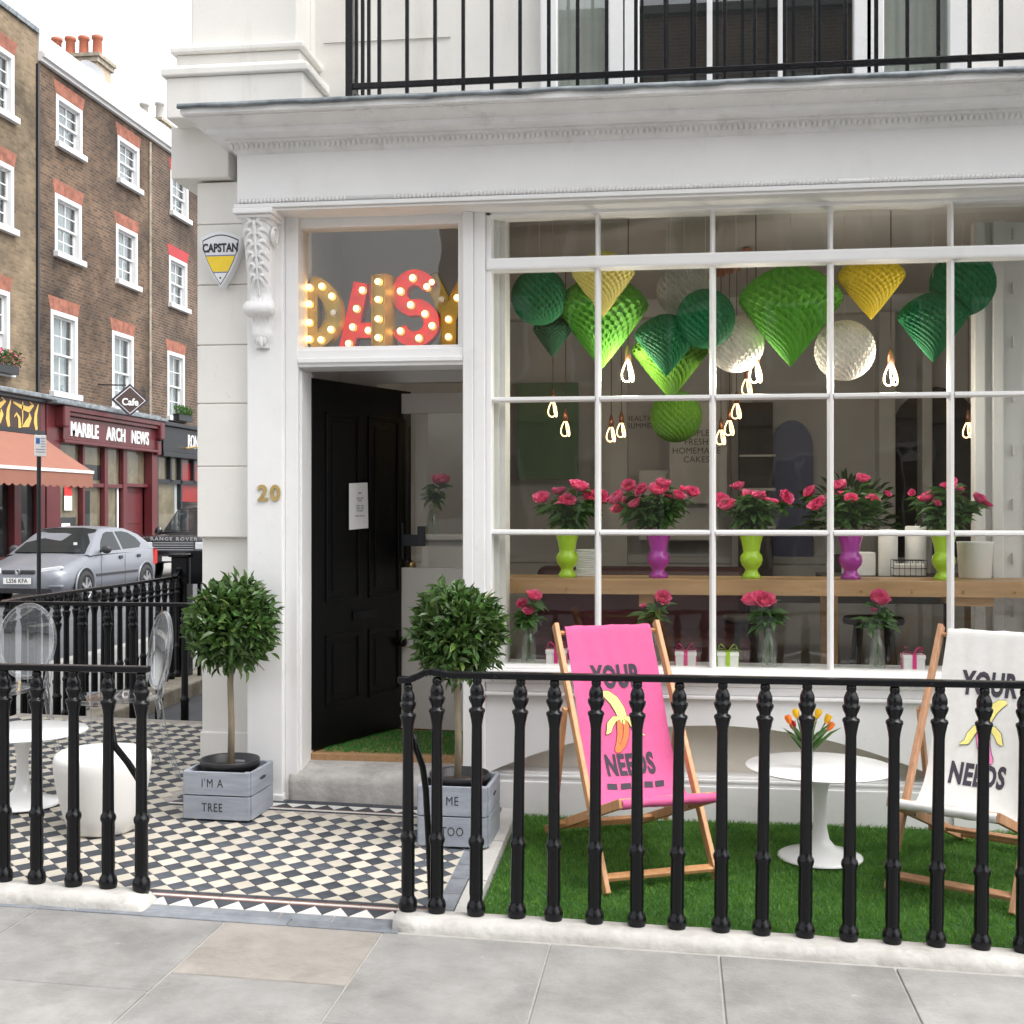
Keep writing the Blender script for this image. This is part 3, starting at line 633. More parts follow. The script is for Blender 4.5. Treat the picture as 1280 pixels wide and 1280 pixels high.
# balcony railing
bal = thing('balcony_railing', (0, 6.0, 3.75), 'black iron balcony railing along the top of the shopfront cornice', 'railing')
b = MB(); b.bar((-1.625, 6.0, 3.800), (4.4, 6.0, 3.800), .022, .03); b.bar((-1.625, 6.0, 4.78), (4.4, 6.0, 4.78), .045, .02); b.bar((-1.61, 6.0, 3.80), (-1.61, 6.55, 3.80), .022, .03); b.bar((-1.61, 6.0, 4.78), (-1.61, 6.55, 4.78), .045, .02)
b.build('rail', 'black_iron', bal, bevel=.004)
c = MB(); c.box(-.009, .009, -.009, .009, 3.745, 4.78); barm = c.mesh('baluster', 'black_iron', bevel=.002)
c = MB(); c.box(-.018, .018, -.018, .018, 3.74, 4.80); c.bar((-.0, .0, 3.9), (.0, .16, 3.74), .018, .018); c.build('corner_post', 'black_iron', bal, bevel=.003).matrix_basis = T(-1.607, 6.0, 0)
for i in range(42): put('baluster', barm, bal, True, T(-1.456 + i * .1405, 6.0, 0))
for i in range(3): put('baluster', barm, bal, True, T(-1.607, 6.13 + i * .13, 0))
# ================================================================ CAFE INTERIOR (parts of the building)
room = bpy.data.objects.new('cafe_room', None); col.objects.link(room); room.parent = cafe; room.matrix_parent_inverse = W(cafe).inverted()
def rb(name, m, *boxes, bevel=0):
    c = MB()
    for q in boxes: c.box(*q)
    return c.build(name, m, room, bevel=bevel)
rb('floor', 'inner_floor', (-2.4, 3.4, 6.85, 10.6, .20, .37), (-1.0, 3.4, 6.57, 6.85, .20, .369))
rb('ceiling', 'inner_wall', (-2.4, 3.4, 6.50, 10.6, 3.45, 3.60))
rb('back_wall', 'inner_wall', (-2.4, 3.4, 10.5, 10.65, .37, 3.45))
rb('side_wall', 'inner_wall', (-2.40, -2.30, 7.4, 10.5, .37, 3.45), (3.30, 3.4, 6.56, 10.5, .37, 3.45))
rb('lobby_wall', 'inner_white', (-2.10, -2.02, 6.62, 7.4, .37, 3.45), (-1.045, -1.00, 6.62, 7.42, .37, 3.45), (-2.3, -1.80, 7.36, 7.42, .37, 3.45), (-1.80, -1.045, 7.36, 7.42, 2.47, 3.45))
rb('shutter_box', 'inner_white', (-.985, -.93, 6.50, 6.72, .88, 3.40), (-.93, -.90, 6.53, 6.72, .88, 3.4))
# white panelled shutter at the right end of the window
rb('shutter_leaf', 'inner_white', (1.66, 2.8, 7.20, 7.25, .5, 3.3), (1.64, 1.70, 7.152, 7.24, .5, 3.3), (1.74, 1.80, 7.16, 7.20, .5, 3.3), (1.92, 2.8, 7.18, 7.20, 2.2, 2.28), (1.92, 1.99, 7.18, 7.20, .5, 2.2), bevel=.006)
c = MB()
for i in range(9): c.box(1.85, 1.862, 7.175, 7.20, .8 + i * .3, .86 + i * .3)
c.build('shutter_hinge', 'inner_wall', room)
# dado panelling, cornice, piers and niches on the back wall
rb('wall_panel', 'inner_white', (-2.3, 3.3, 10.44, 10.5, .37, 1.25), (-2.3, 3.3, 10.42, 10.5, 1.25, 1.31), (-2.3, 3.3, 10.35, 10.5, 3.30, 3.45), bevel=.01)
rb('wall_pier', 'inner_white', (-.62, -.40, 10.30, 10.5, .37, 3.3), (.45, .62, 10.25, 10.5, .37, 3.3), (1.62, 1.75, 10.28, 10.5, .37, 3.3), (1.95, 2.03, 10.25, 10.5, .37, 3.3), bevel=.01)
c = MB(); c.ext([(.95 + .17 * math.cos(math.pi * k / 12), 2.2 + .24 * math.sin(math.pi * k / 12)) for k in range(13)] + [(.78, 1.3), (1.12, 1.3)], lambda a, z, d: (a, d, z), 10.46, 10.498); c.build('arched_niche', 'band_blue', room)
c = MB(); c.ext([(2.1 + .38 * math.cos(math.pi * k / 12), 2.2 + .5 * math.sin(math.pi * k / 12)) for k in range(13)] + [(1.72, 1.3), (2.48, 1.3)], lambda a, z, d: (a, d, z), 10.46, 10.497); c.build('arched_niche', 'inner_dark', room)
rb('shelf_unit', 'inner_dark', (.50, .76, 10.0, 10.2, .9, 2.55), bevel=.004)
rb('shelf', 'inner_white', (.50, .78, 9.98, 10.2, 1.55, 1.57), (.50, .78, 9.98, 10.2, 1.85, 1.87), (.50, .78, 9.98, 10.2, 2.12, 2.135))
rb('green_board', 'inner_green', (-1.30, -.80, 10.2, 10.25, 1.95, 2.75), bevel=.004)
rb('glazed_cabinet', 'inner_white', (-.30, .34, 10.1, 10.25, 1.45, 2.02), bevel=.01)
text('healthy', 'wall_lettering', 'inner_text', room, W(room).inverted() @ T(-.29, 10.42, 2.43) @ FACE_Y)
text('simple', 'wall_lettering', 'inner_text', room, W(room).inverted() @ T(.16, 9.93, 2.20) @ FACE_Y)
rb('poster_board', 'inner_wall', (-.05, .40, 9.935, 9.96, 1.75, 2.55))
# counter along the window
rb('window_counter', 'oak', (-.962, 2.6, 6.74, 7.14, 1.240, 1.324), bevel=.004)
rb('counter_bracket', 'oak', (1.45, 1.66, 6.80, 7.10, 1.19, 1.239), (-.2, -.12, 6.80, 7.10, 1.17, 1.239))
c = MB()
for i in range(11): c.tube([(-.85 + i * .26, 6.7405, 1.268), (-.85 + i * .26, 6.736, 1.268)], .006, 8)
c.build('counter_screw', 'brass', room)
# inner glazed door of the lobby, ajar
idr = bpy.data.objects.new('inner_door', None); col.objects.link(idr); idr.parent = cafe; idr.matrix_parent_inverse = W(cafe).inverted(); idr.matrix_basis = T(-1.06, 7.30, .38) @ Matrix.Rotation(R(172), 4, 'Z')
def ib(name, m, *boxes, bevel=.003):
    c = MB()
    for q in boxes: c.box(*q)
    return c.build(name, m, idr, False, bevel=bevel)
ib('door_frame', 'inner_door_shaded', (0, .07, 0, .04, 0, 2.02), (.62, .70, 0, .04, 0, 2.02), (.07, .62, 0, .04, 1.90, 2.02), (.07, .62, 0, .04, 0, .97))
ib('pane', 'pane', (.07, .62, .017, .022, .97, 1.90), bevel=0)
ib('push_plate', 'shop_black', (.47, .62, .041, .05, 1.10, 1.17), (.57, .62, .041, .052, 1.02, 1.24), (.43, .48, .041, .052, 1.10, 1.22))
c = MB(); c.tube([(.05, .045, 1.05), (.05, .09, 1.07), (.055, .10, 1.14), (.05, .09, 1.21), (.05, .045, 1.23)], .008, 8); c.build('pull_handle', 'brass', idr, False, smooth=True)
# mat of artificial grass in the lobby
me = blades(9000, -1.92, -1.12, 6.60, 7.28, lambda a, c: .373, .010, .018, .0016, 5); me.materials.append(M['mat_grass'])
gm = put('door_mat', me); tag(gm, 'green artificial grass mat inside the open cafe door', 'door mat')

rb('mantel_shelf', 'inner_white', (-1.80, -1.30, 8.35, 8.60, 1.49, 1.53), (-1.75, -1.35, 8.42, 8.60, .37, 1.49), bevel=.01)
# ---- furniture seen dimly through the window
def stool_bar(x, y, lab):
    t = thing('bar_stool', (x, y, .37), lab, 'stool', 'bar stools inside the cafe')
    c = MB(); c.lathe([(.0, .66), (.17, .66), (.18, .68), (.17, .70), (.0, .705)], n=20, cap=False); c.build('seat', 'inner_dark', t, False, smooth=True)
    for k in range(4):
        a = math.pi / 4 + k * math.pi / 2; c = MB(); c.tube([(.12 * math.cos(a), .12 * math.sin(a), .66), (.2 * math.cos(a), .2 * math.sin(a), 0)], .016, 8); c.build('leg', 'inner_dark', t, False)
    c = MB(); c.tube([(.17 * math.cos(k * math.pi / 8), .17 * math.sin(k * math.pi / 8), .25) for k in range(16)], .009, 6, True); c.build('foot_ring', 'inner_dark', t, False)
stool_bar(.45, 7.5, 'dark bar stool under the counter behind the second window mullion'); stool_bar(1.15, 7.5, 'dark bar stool under the counter at the right end of the window')
t = thing('sofa', (-.2, 8.6, .37), 'dark red leather sofa seen low inside the cafe', 'sofa')
c = MB(); c.box(-.8, .7, -.3, .4, .15, .48); c.build('seat', 'sofa', t, False, bevel=.06, seg=3)
c = MB(); c.box(-.8, .7, .3, .5, .2, .92); c.build('backrest', 'sofa', t, False, bevel=.06, seg=3)
t = thing('cafe_table', (1.15, 9.0, .37), 'long dark table in the room behind the window counter', 'table')
c = MB(); c.box(-.7, .9, -.45, .45, .70, .75); c.build('table_top', 'inner_dark', t, False, bevel=.005)
for sx in (-.62, .82):
    for sy in (-.38, .38): c = MB(); c.box(sx - .03, sx + .03, sy - .03, sy + .03, 0, .70); c.build('leg', 'inner_dark', t, False)
t = thing('back_table', (1.35, 7.55, .37), 'dark wooden side table just behind the window counter carrying candles', 'table')
c = MB(); c.box(-.5, .45, -.25, .25, .90, .945); c.build('table_top', 'inner_dark', t, False, bevel=.004)
for sx in (-.45, .4):
    for sy in (-.2, .2): c = MB(); c.box(sx - .025, sx + .025, sy - .025, sy + .025, 0, .90); c.build('leg', 'oak', t, False)
for i, (x, y, r, hh, lab) in enumerate(((1.22, 7.42, .055, .27, 'tall thick white candle left of the pair by the lime vase'), (1.38, 7.45, .06, .29, 'tall thick white candle right of the pair by the lime vase'))):
    c = MB(); c.lathe([(r * .97, 0), (r, .005), (r, hh - .008), (r * .9, hh), (r * .6, hh - .01), (0, hh - .012)], (x, y, 1.315), 20); c.tube([(x, y, 1.315 + hh - .012), (x + .002, y, 1.315 + hh + .012)], .0015, 5)
    tag(c.build('candle', 'paper', smooth=True), lab, 'candle', 'white candles')
c = MB(); c.box(.98, 1.15, 7.42, 7.6, 1.315, 1.45); tag(c.build('white_carton', 'paper', bevel=.004), 'plain white carton left of the candles', 'carton')
t = thing('wire_basket', (1.30, 7.22, 1.325), 'small wire basket of folded napkins in front of the candles', 'basket')
c = MB()
for zz in (.0, .045, .09): c.tube([(-.09, -.05, zz), (.09, -.05, zz), (.09, .05, zz), (-.09, .05, zz)], .002, 5, True)
for i in range(7):
    for yy in (-.05, .05): c.tube([(-.09 + i * .03, yy, 0), (-.09 + i * .03, yy, .09)], .0017, 5)
c.build('wire_frame', 'shop_black', t, False)
c = MB(); c.box(-.08, .08, -.04, .04, .003, .07); c.build('napkins', 'paper', t, False, bevel=.006)
t = thing('napkin_stack', (-.50, 7.02, 1.3245), 'stack of white paper napkins beside the left lime vase', 'napkins')
for i in range(12): c = MB(); c.box(-.06, .06, -.06, .06, i * .0125, i * .0125 + .011); o = c.build('napkin', 'paper', t, False, bevel=.003); o.matrix_basis = Matrix.Rotation(rnd.uniform(-.15, .15), 4, 'Z') @ T(rnd.uniform(-.006, .006), 0, 0)
c = MB(); c.lathe([(.08, 0), (.085, .01), (.095, .19), (.098, .2), (.09, .2), (.08, .02)], (1.62, 7.05, 1.3245), 20); tag(c.build('white_bucket', 'inner_white', smooth=True), 'small white bucket at the right end of the window counter', 'bucket')

# ---------------------------------------------------------------- flowers
def petal_mesh(r, seed, n=30):
    g = random.Random(seed); c = MB()
    for i in range(n):
        lay = i / n; ph = i * 2.39996; tilt = .12 + .95 * lay + g.uniform(-.12, .12); s = r * (.55 + .55 * lay) * g.uniform(.85, 1.15); P = []
        for a in range(5):
            u = a / 4; row = []
            for k in range(5):
                v = -1 + k / 2; wd = s * .62 * math.sin(math.pi * (.16 + .72 * u)) * v
                th = tilt * (.55 + .35 * u) + .0; rad = s * (u * math.sin(th) + .12 + .08 * math.sin(u * 3)); zz = s * (u * math.cos(th)) * .95 - abs(v) * s * -.08 * u + (.05 * s * math.sin(v * 4 + seed) if a == 4 else 0)
                rad -= .30 * s * v * v * u * .5
                x = rad * math.cos(ph) - wd * math.sin(ph); y = rad * math.sin(ph) + wd * math.cos(ph); row.append((x, y, zz - r * .25))
            P.append(row)
        c.cm = 0; c.grid(P)
    c.cm = 1; c.ball((0, 0, r * .0), r * .16, 8, 5)
    return c.mesh('peony', ['petal', 'petal_core'], smooth=True, fix=False)
PM = [petal_mesh(.060, s, 34) for s in (1, 2, 3, 4)]
def leaf_patch(c, p, d, ln, wd, g, droop=.25):
    d = Vector(d).normalized(); s = d.cross(Vector((0, 0, 1)));  s = s if s.length > .05 else Vector((1, 0, 0)); s.normalize(); roll = g.uniform(-.9, .9); u = s.cross(d); s = s * math.cos(roll) + u * math.sin(roll); u = s.cross(d)
    p = Vector(p); a = p; m1 = p + d * ln * .33 - u * ln * droop * .1; m2 = p + d * ln * .7 - u * ln * droop * .45; e = p + d * ln - u * ln * droop
    f = u * wd * .28
    c.add([a, m1 - s * wd * .45 + f, m1, m1 + s * wd * .45 + f, m2 - s * wd * .38 + f, m2, m2 + s * wd * .38 + f, e], [(0, 2, 1), (0, 3, 2), (1, 2, 5, 4), (2, 3, 6, 5), (4, 5, 7), (5, 6, 7)])
def bouquet(x, y, z, n, spread, hh, lab, seed, side=0, nleaf=90, grp='peony bouquets on the window counter', name='peony_bouquet', scale=1., lean=(0, 0)):
    g = random.Random(seed); t = thing(name, (x, y, z), lab, 'flowers', grp); st = MB(); lf = MB()
    for i in range(n):
        a = i * 2.4 + g.uniform(-.3, .3); rr = spread * math.sqrt((i + .4) / n); px = rr * math.cos(a) * 1.25 + side + lean[0]; py = rr * math.sin(a) * .5 + lean[1]; pz = hh * (1 - .42 * (rr / max(spread, .01)) ** 2) * g.uniform(.72, 1.18)
        st.tube([(0, 0, -.1 * scale), (px * .35, py * .35, pz * .5), (px, py, pz - .02)], .0032 * (.7 + .3 * scale), 6)
        sc = scale * (g.uniform(.68, 1.05) if g.random() > .22 else .40)
        if name == 'sill_peonies' and i == 0: sc = scale
        m = T(px, py, pz) @ Matrix.Rotation(g.uniform(-.4, .4) - py * 3 + .55, 4, 'X') @ Matrix.Rotation(px * 2.5 + g.uniform(-.3, .3), 4, 'Y') @ Matrix.Rotation(g.uniform(0, 6), 4, 'Z') @ Matrix.Scale(sc, 4)
        put('flower', PM[(i + seed) % 4], t, False, m)
        for k in range(nleaf // n):
            f = g.uniform(.25, .9); b0 = (px * f * f, py * f * f, pz * f - .01); az = g.uniform(0, 6.28); leaf_patch(lf, b0, (math.cos(az) + px * 2, math.sin(az) * .8, g.uniform(-.35, .75)), g.uniform(.07, .125) * scale, .042 * scale, g, .35)
    st.build('stems', 'leaf_b', t, False, smooth=True); o = lf.build('leaves', 'leaf_b', t, False, fix=False)
    return t
VX = [(-.602, 'lime'), (-.096, 'purple'), (.409, 'lime'), (.938, 'purple'), (1.423, 'lime')]
vp = [(.050, 0), (.054, .006), (.045, .022), (.034, .04), (.036, .052), (.055, .075), (.062, .10), (.058, .125), (.044, .142), (.046, .155), (.052, .19), (.066, .235), (.082, .262), (.080, .268), (.064, .245), (.04, .17)]
vlab = ['lime green glazed urn vase nearest the door on the counter', 'purple glazed urn vase behind the pink deck chair', 'lime green glazed urn vase in the middle of the counter', 'purple glazed urn vase left of the white candles', 'lime green glazed urn vase right of the white candles']
blab = ['loose pink peonies in the lime vase nearest the door', 'wide dense bunch of pink peonies in the purple vase above the pink deck chair', 'pink peonies in the middle lime vase', 'pink peonies in the purple vase by the candles', 'pink peonies in the right hand lime vase by the shutter']
for i, (x, cc) in enumerate(VX):
    c = MB(); c.lathe(vp, (x, 6.90, 1.3245), 28, mod=(lambda t, k, z: 1 + .03 * math.cos(10 * t)) if cc == 'purple' else None, cap=False)
    tag(c.build('urn_vase', cc + '_glaze', smooth=True), vlab[i], 'vase', 'urn vases on the window counter')
    bouquet(x, 6.90, 1.58, (7, 13, 8, 8, 9)[i], (.16, .20, .18, .23, .20)[i], (.24, .25, .25, .25, .25)[i], blab[i], 20 + i, (.02, -.02, .01, .0, .0)[i], (190, 230, 200, 210, 210)[i])
bx = [(-.782, .89, 3, 'peony stems in the glass bottle left of the pink deck chair', 'clear glass bottle on the sill left of the pink deck chair'), (-.12, .89, 2, 'peony stems behind the top of the pink deck chair', 'clear glass bottle hidden behind the pink deck chair'),
      (.482, .89, 2, 'peony stem and pale leaves in the bottle above the round table', 'clear glass bottle on the sill above the round table'), (1.03, .89, 2, 'single open peony in the bottle left of the white deck chair', 'clear glass bottle on the sill left of the white deck chair')]
bp_ = [(.036, 0), (.040, .005), (.041, .02), (.040, .11), (.034, .14), (.020, .165), (.016, .18), (.018, .20), (.021, .203), (.017, .20), (.013, .175), (.03, .13), (.036, .02), (.0, .008)]
for i, (x, z, n, l1, l2) in enumerate(bx):
    yy = 6.60; c = MB(); c.lathe(bp_, (x, yy, .877), 20, cap=False); o = tag(c.build('glass_bottle', 'bottle', smooth=True), l2, 'bottle', 'glass bottles on the window sill')
    bouquet(x, yy, 1.06, n, (.06, .07, .05, .02)[i], (.16, .22, .24, .18)[i], l1, 40 + i, 0, (60, 34, 40, 26)[i], 'peonies on the window sill', 'sill_peonies', (.85, .9, 1.1, 1.1)[i], ((0, 0), (.01, 0), (-.05, 0), (0, 0))[i])
    c = MB()
    for k in range(3): c.tube([(x + .02 * math.cos(k * 2.1), yy + .02 * math.sin(k * 2.1), .89), (x, yy, 1.06)], .003, 6)
    o2 = c.build('water_stems', 'leaf_tip', o); 
c = MB(); c.lathe(bp_, (-1.67, 8.42, 1.53), 20, cap=False); tag(c.build('glass_bottle', 'bottle', smooth=True), 'clear glass bottle on the shelf beyond the inner door', 'bottle', 'glass bottles on the window sill')
bouquet(-1.67, 8.42, 1.71, 1, .02, .22, 'single red peony on the shelf beyond the inner door', 60, .05, 26, 'peonies on the window sill', 'shelf_peony', 1.2)
gl = [(-.632, 'pink', 'white gift box with pink ribbon behind the left rail of the pink deck chair'), (.05, 'pink', 'white gift box with pink bow right of the pink deck chair'), (.269, 'lime', 'white gift box with lime green bow on the sill'), (1.209, 'pink', 'white gift box with pink bow touching the white deck chair')]
for x, rc, lab in gl:
    t = thing('gift_box', (x, 6.60, .877), lab, 'gift box', 'gift boxes on the window sill')
    c = MB(); c.box(-.052, .052, -.045, .045, 0, .062); c.box(-.056, .056, -.049, .049, .058, .078); c.build('box', 'paper', t, False, bevel=.002)
    c = MB(); c.box(-.010, .010, -.0505, .0505, .0, .0795); c.box(-.0575, .0575, -.008, .008, .0, .0797); rbn = c.build('ribbon', 'ribbon_' + rc, t, False)
    c = MB()
    for s in (-1, 1):
        for dy in (-.012, .012): c.grid([[(s * (.004 + .045 * math.sin(u * math.pi * .5) * (1 - .1 * k)), dy + (k - .5) * .02, .082 + .028 * math.sin(u * math.pi) + .012 * u) for k in (0, 1)] for u in [q / 7 for q in range(8)]])
        c.grid([[(s * .07 * u, -.02 - .03 * u + k * .014, .082 + .015 * math.sin(u * 3)) for k in (0, 1)] for u in [q / 5 for q in range(6)]])
    c.build('bow', 'ribbon_' + rc, t, False)
# big leafy plant deep in the room
t = thing('room_plant', (1.2, 9.0, 1.12), 'leafy green plant standing on the table deep inside the cafe', 'plant'); lf = MB(); g = random.Random(5)
for i in range(260):
    th = g.uniform(0, 6.28); u = g.random() ** .4; el = g.uniform(-.3, 1.4); px, py, pz = .34 * u * math.cos(th) * math.cos(el), .25 * u * math.sin(th) * math.cos(el), .50 + .28 * u * math.sin(el); leaf_patch(lf, (px, py, pz), (px, py, pz - .45), g.uniform(.07, .12), .035, g)
lf.build('leaves', 'leaf_a', t, False, fix=False)
c = MB(); c.lathe([(.09, 0), (.13, .25), (.135, .26), (.11, .25)], n=18); c.build('pot', 'inner_dark', t, False); c = MB(); c.tube([(0, 0, .2), (.02, 0, .45), (0, 0, .7)], .015, 6); c.build('stem', 'bark', t, False)

# ---------------------------------------------------------------- paper honeycomb decorations
def honey(kind, r, hgt):
    n = 84; rows = 23; prof = []
    for i in range(rows):
        u = i / (rows - 1)
        if kind == 'ball': prof.append((r * math.sin(math.pi * (.02 + .96 * u)), r * math.cos(math.pi * (.02 + .96 * u))))
        else:
            z = hgt / 2 - hgt * u
            q = math.sin(min(1, (u + .015) / .30) * math.pi / 2) ** .55 if u < .30 else max(.012, (1 - ((u - .30) / .70)) ** .92)
            prof.append((r * q, z + (.10 * hgt * (1 - q) if u < .15 else 0)))
    c = MB(); c.lathe(prof, n=n, mod=lambda t, i, z: 1 - (.125 if round(t * n / (2 * math.pi)) % 4 == (0 if i % 2 else 2) else (.03 if round(t * n / (2 * math.pi)) % 2 else 0)), cap=True); return c
HC = [('ball', 674, 371, 34, 0, 'hc_dark', -.759, 6.9, 2.891, 'dark green paper honeycomb ball at the left end of the window'),
      ('dia', 690, 422, 24, 46, 'hc_darkest', -.700, 7.05, 2.68, 'small dark green paper drop below the left honeycomb ball'),
      ('dia', 754, 355, 38, 70, 'hc_pale', -.396, 6.82, 2.925, 'pale yellow paper drop in front of the large light green one'),
      ('dia', 752, 408, 56, 100, 'hc_lime', -.418, 7.05, 2.745, 'large light green paper drop behind the pale yellow one'),
      ('ball', 855, 360, 33, 0, 'hc_white', .047, 7.35, 2.99, 'faint white paper ball hanging deepest in the room'),
      ('dia', 833, 435, 38, 66, 'hc_dark', -.053, 6.95, 2.60, 'dark green paper drop left of the middle honeycomb ball'),
      ('dia', 838, 460, 46, 78, 'hc_olive', -.032, 7.2, 2.53, 'olive green paper drop behind the dark green one'),
      ('ball', 882, 398, 35, 0, 'hc_dark', .160, 6.85, 2.742, 'dark green paper honeycomb ball behind the second mullion'),
      ('ball', 920, 430, 33, 0, 'hc_white', .333, 7.05, 2.625, 'white paper honeycomb ball just right of the middle green ball'),
      ('dia', 988, 400, 61, 106, 'hc_lime', .618, 6.9, 2.734, 'largest light green paper drop in the middle of the window'),
      ('ball', 1056, 438, 35, 0, 'hc_white', .920, 7.0, 2.575, 'white paper honeycomb ball behind the third mullion'),
      ('dia', 1089, 362, 39, 68, 'hc_yellow', 1.038, 6.85, 2.880, 'bright yellow paper drop in the right half of the window'),
      ('dia', 1166, 413, 40, 72, 'hc_dark', 1.368, 6.9, 2.663, 'dark green paper drop left of the right hand ball'),
      ('ball', 1203, 355, 37, 0, 'hc_dark', 1.528, 6.93, 2.913, 'dark green paper honeycomb ball at the right of the window'),
      ('ball', 845, 520, 31, 0, 'hc_olive', 0.0, 7.9, 2.29, 'dim olive green paper ball hanging low behind the second window row')]
for kind, px, py, rp, hp, m, x, y, z, lab in HC:
    k = y / 1550 * 1.01; t = thing('paper_' + ('ball' if kind == 'ball' else 'drop'), (x, y, z), lab, 'paper decoration', 'hanging paper honeycomb decorations')
    top = rp * k if kind == 'ball' else hp * k / 2
    honey(kind, rp * k * 1.04, hp * k * 1.06).build('honeycomb', m, t, False, smooth=False)
    c = MB(); c.tube([(0, 0, top * .9), (0, 0, 3.45 - z)], .0012, 4); c.build('string', 'paper', t, False)
# ---------------------------------------------------------------- looped filament lamps on cords
def lampmesh(r):
    c = MB()
    for q in range(2):
        a = q * math.pi / 2 + .35; pts = []
        for i in range(22):
            u = 2 * math.pi * i / 22; rad = r * (.50 + .50 * math.cos(u + math.pi)) ; zz = -r * 1.15 + 1.15 * r * math.cos(u) * .95
            ww = r * .80 * math.sin(u) * (1.0 - .62 * (zz + 2.3 * r) / (2.3 * r))
            rad2 = r * .42 * (1 - math.cos(u)) / 2 + .08 * r
            pts.append((rad2 * math.cos(a) - ww * math.sin(a), rad2 * math.sin(a) + ww * math.cos(a), zz))
        c.tube(pts, r * .085, 6, True)
    return c.mesh('filament', 'lamp_lit', smooth=True)
LMN, LMF = lampmesh(.054), lampmesh(.050)
c = MB(); c.tube([(0, 0, 0), (0, 0, .05), (0, 0, .09)], [.019, .017, .006], 10); cap_me = c.mesh('lamp_holder', 'copper', smooth=True)
LP = [(-.266, 6.98, 2.50, 1, 'lit looped filament lamp hanging in front of the left window panes'), (.441, 7.02, 2.49, 1, 'lit looped filament lamp hanging right of the middle mullion'), (1.163, 6.98, 2.46, 1, 'lit looped filament lamp hanging below the bright yellow drop'),
      (-.85, 8.6, 2.42, 0, 'far lit lamp upper of the pair at the left end'), (-.77, 8.7, 2.29, 0, 'far lit lamp lower of the pair at the left end'), (-.46, 8.9, 2.26, 0, 'far lit lamp left of the twin pair behind the second pane'), (-.40, 9.2, 2.31, 0, 'far lit lamp right of the twin pair behind the second pane'),
      (.42, 8.8, 2.41, 0, 'far lit lamp highest of the cluster right of the mullion'), (.375, 8.9, 2.30, 0, 'far lit lamp middle of the cluster right of the mullion'), (.32, 9.0, 2.24, 0, 'far lit lamp lowest of the cluster right of the mullion'), (.47, 8.4, 2.54, 0, 'far lit lamp touching the middle glazing bar'), (2.0, 8.9, 2.27, 0, 'far lit lamp at the right edge by the shutter'),
      (-1.32, 8.6, 2.50, 0, 'far lit lamp seen through the inner door')]
for x, y, z, near, lab in LP:
    t = thing('pendant_lamp', (x, y, z), lab, 'lamp', 'looped filament pendant lamps'); put('filament', LMN if near else LMF, t, False, T(0, 0, .04)); put('lamp_holder', cap_me, t, False, T(0, 0, .03))
    c = MB(); c.tube([(0, 0, .11), (0, 0, 3.45 - z)], .003, 5); c.build('cord', 'cord', t, False)
    c = MB(); c.lathe([(.03, 0), (.03, .07), (.0, .075)], (0, 0, 3.37 - z), 12); c.build('ceiling_rose', 'copper', t, False)
    if near:
        pl = bpy.data.lights.new('lamp_glow', 'POINT'); pl.energy = 6.0; pl.color = (1, .90, .76); pl.shadow_soft_size = .05; po = bpy.data.objects.new('lamp_glow', pl); col.objects.link(po); po.parent = t; po.location = (0, 0, -.05)

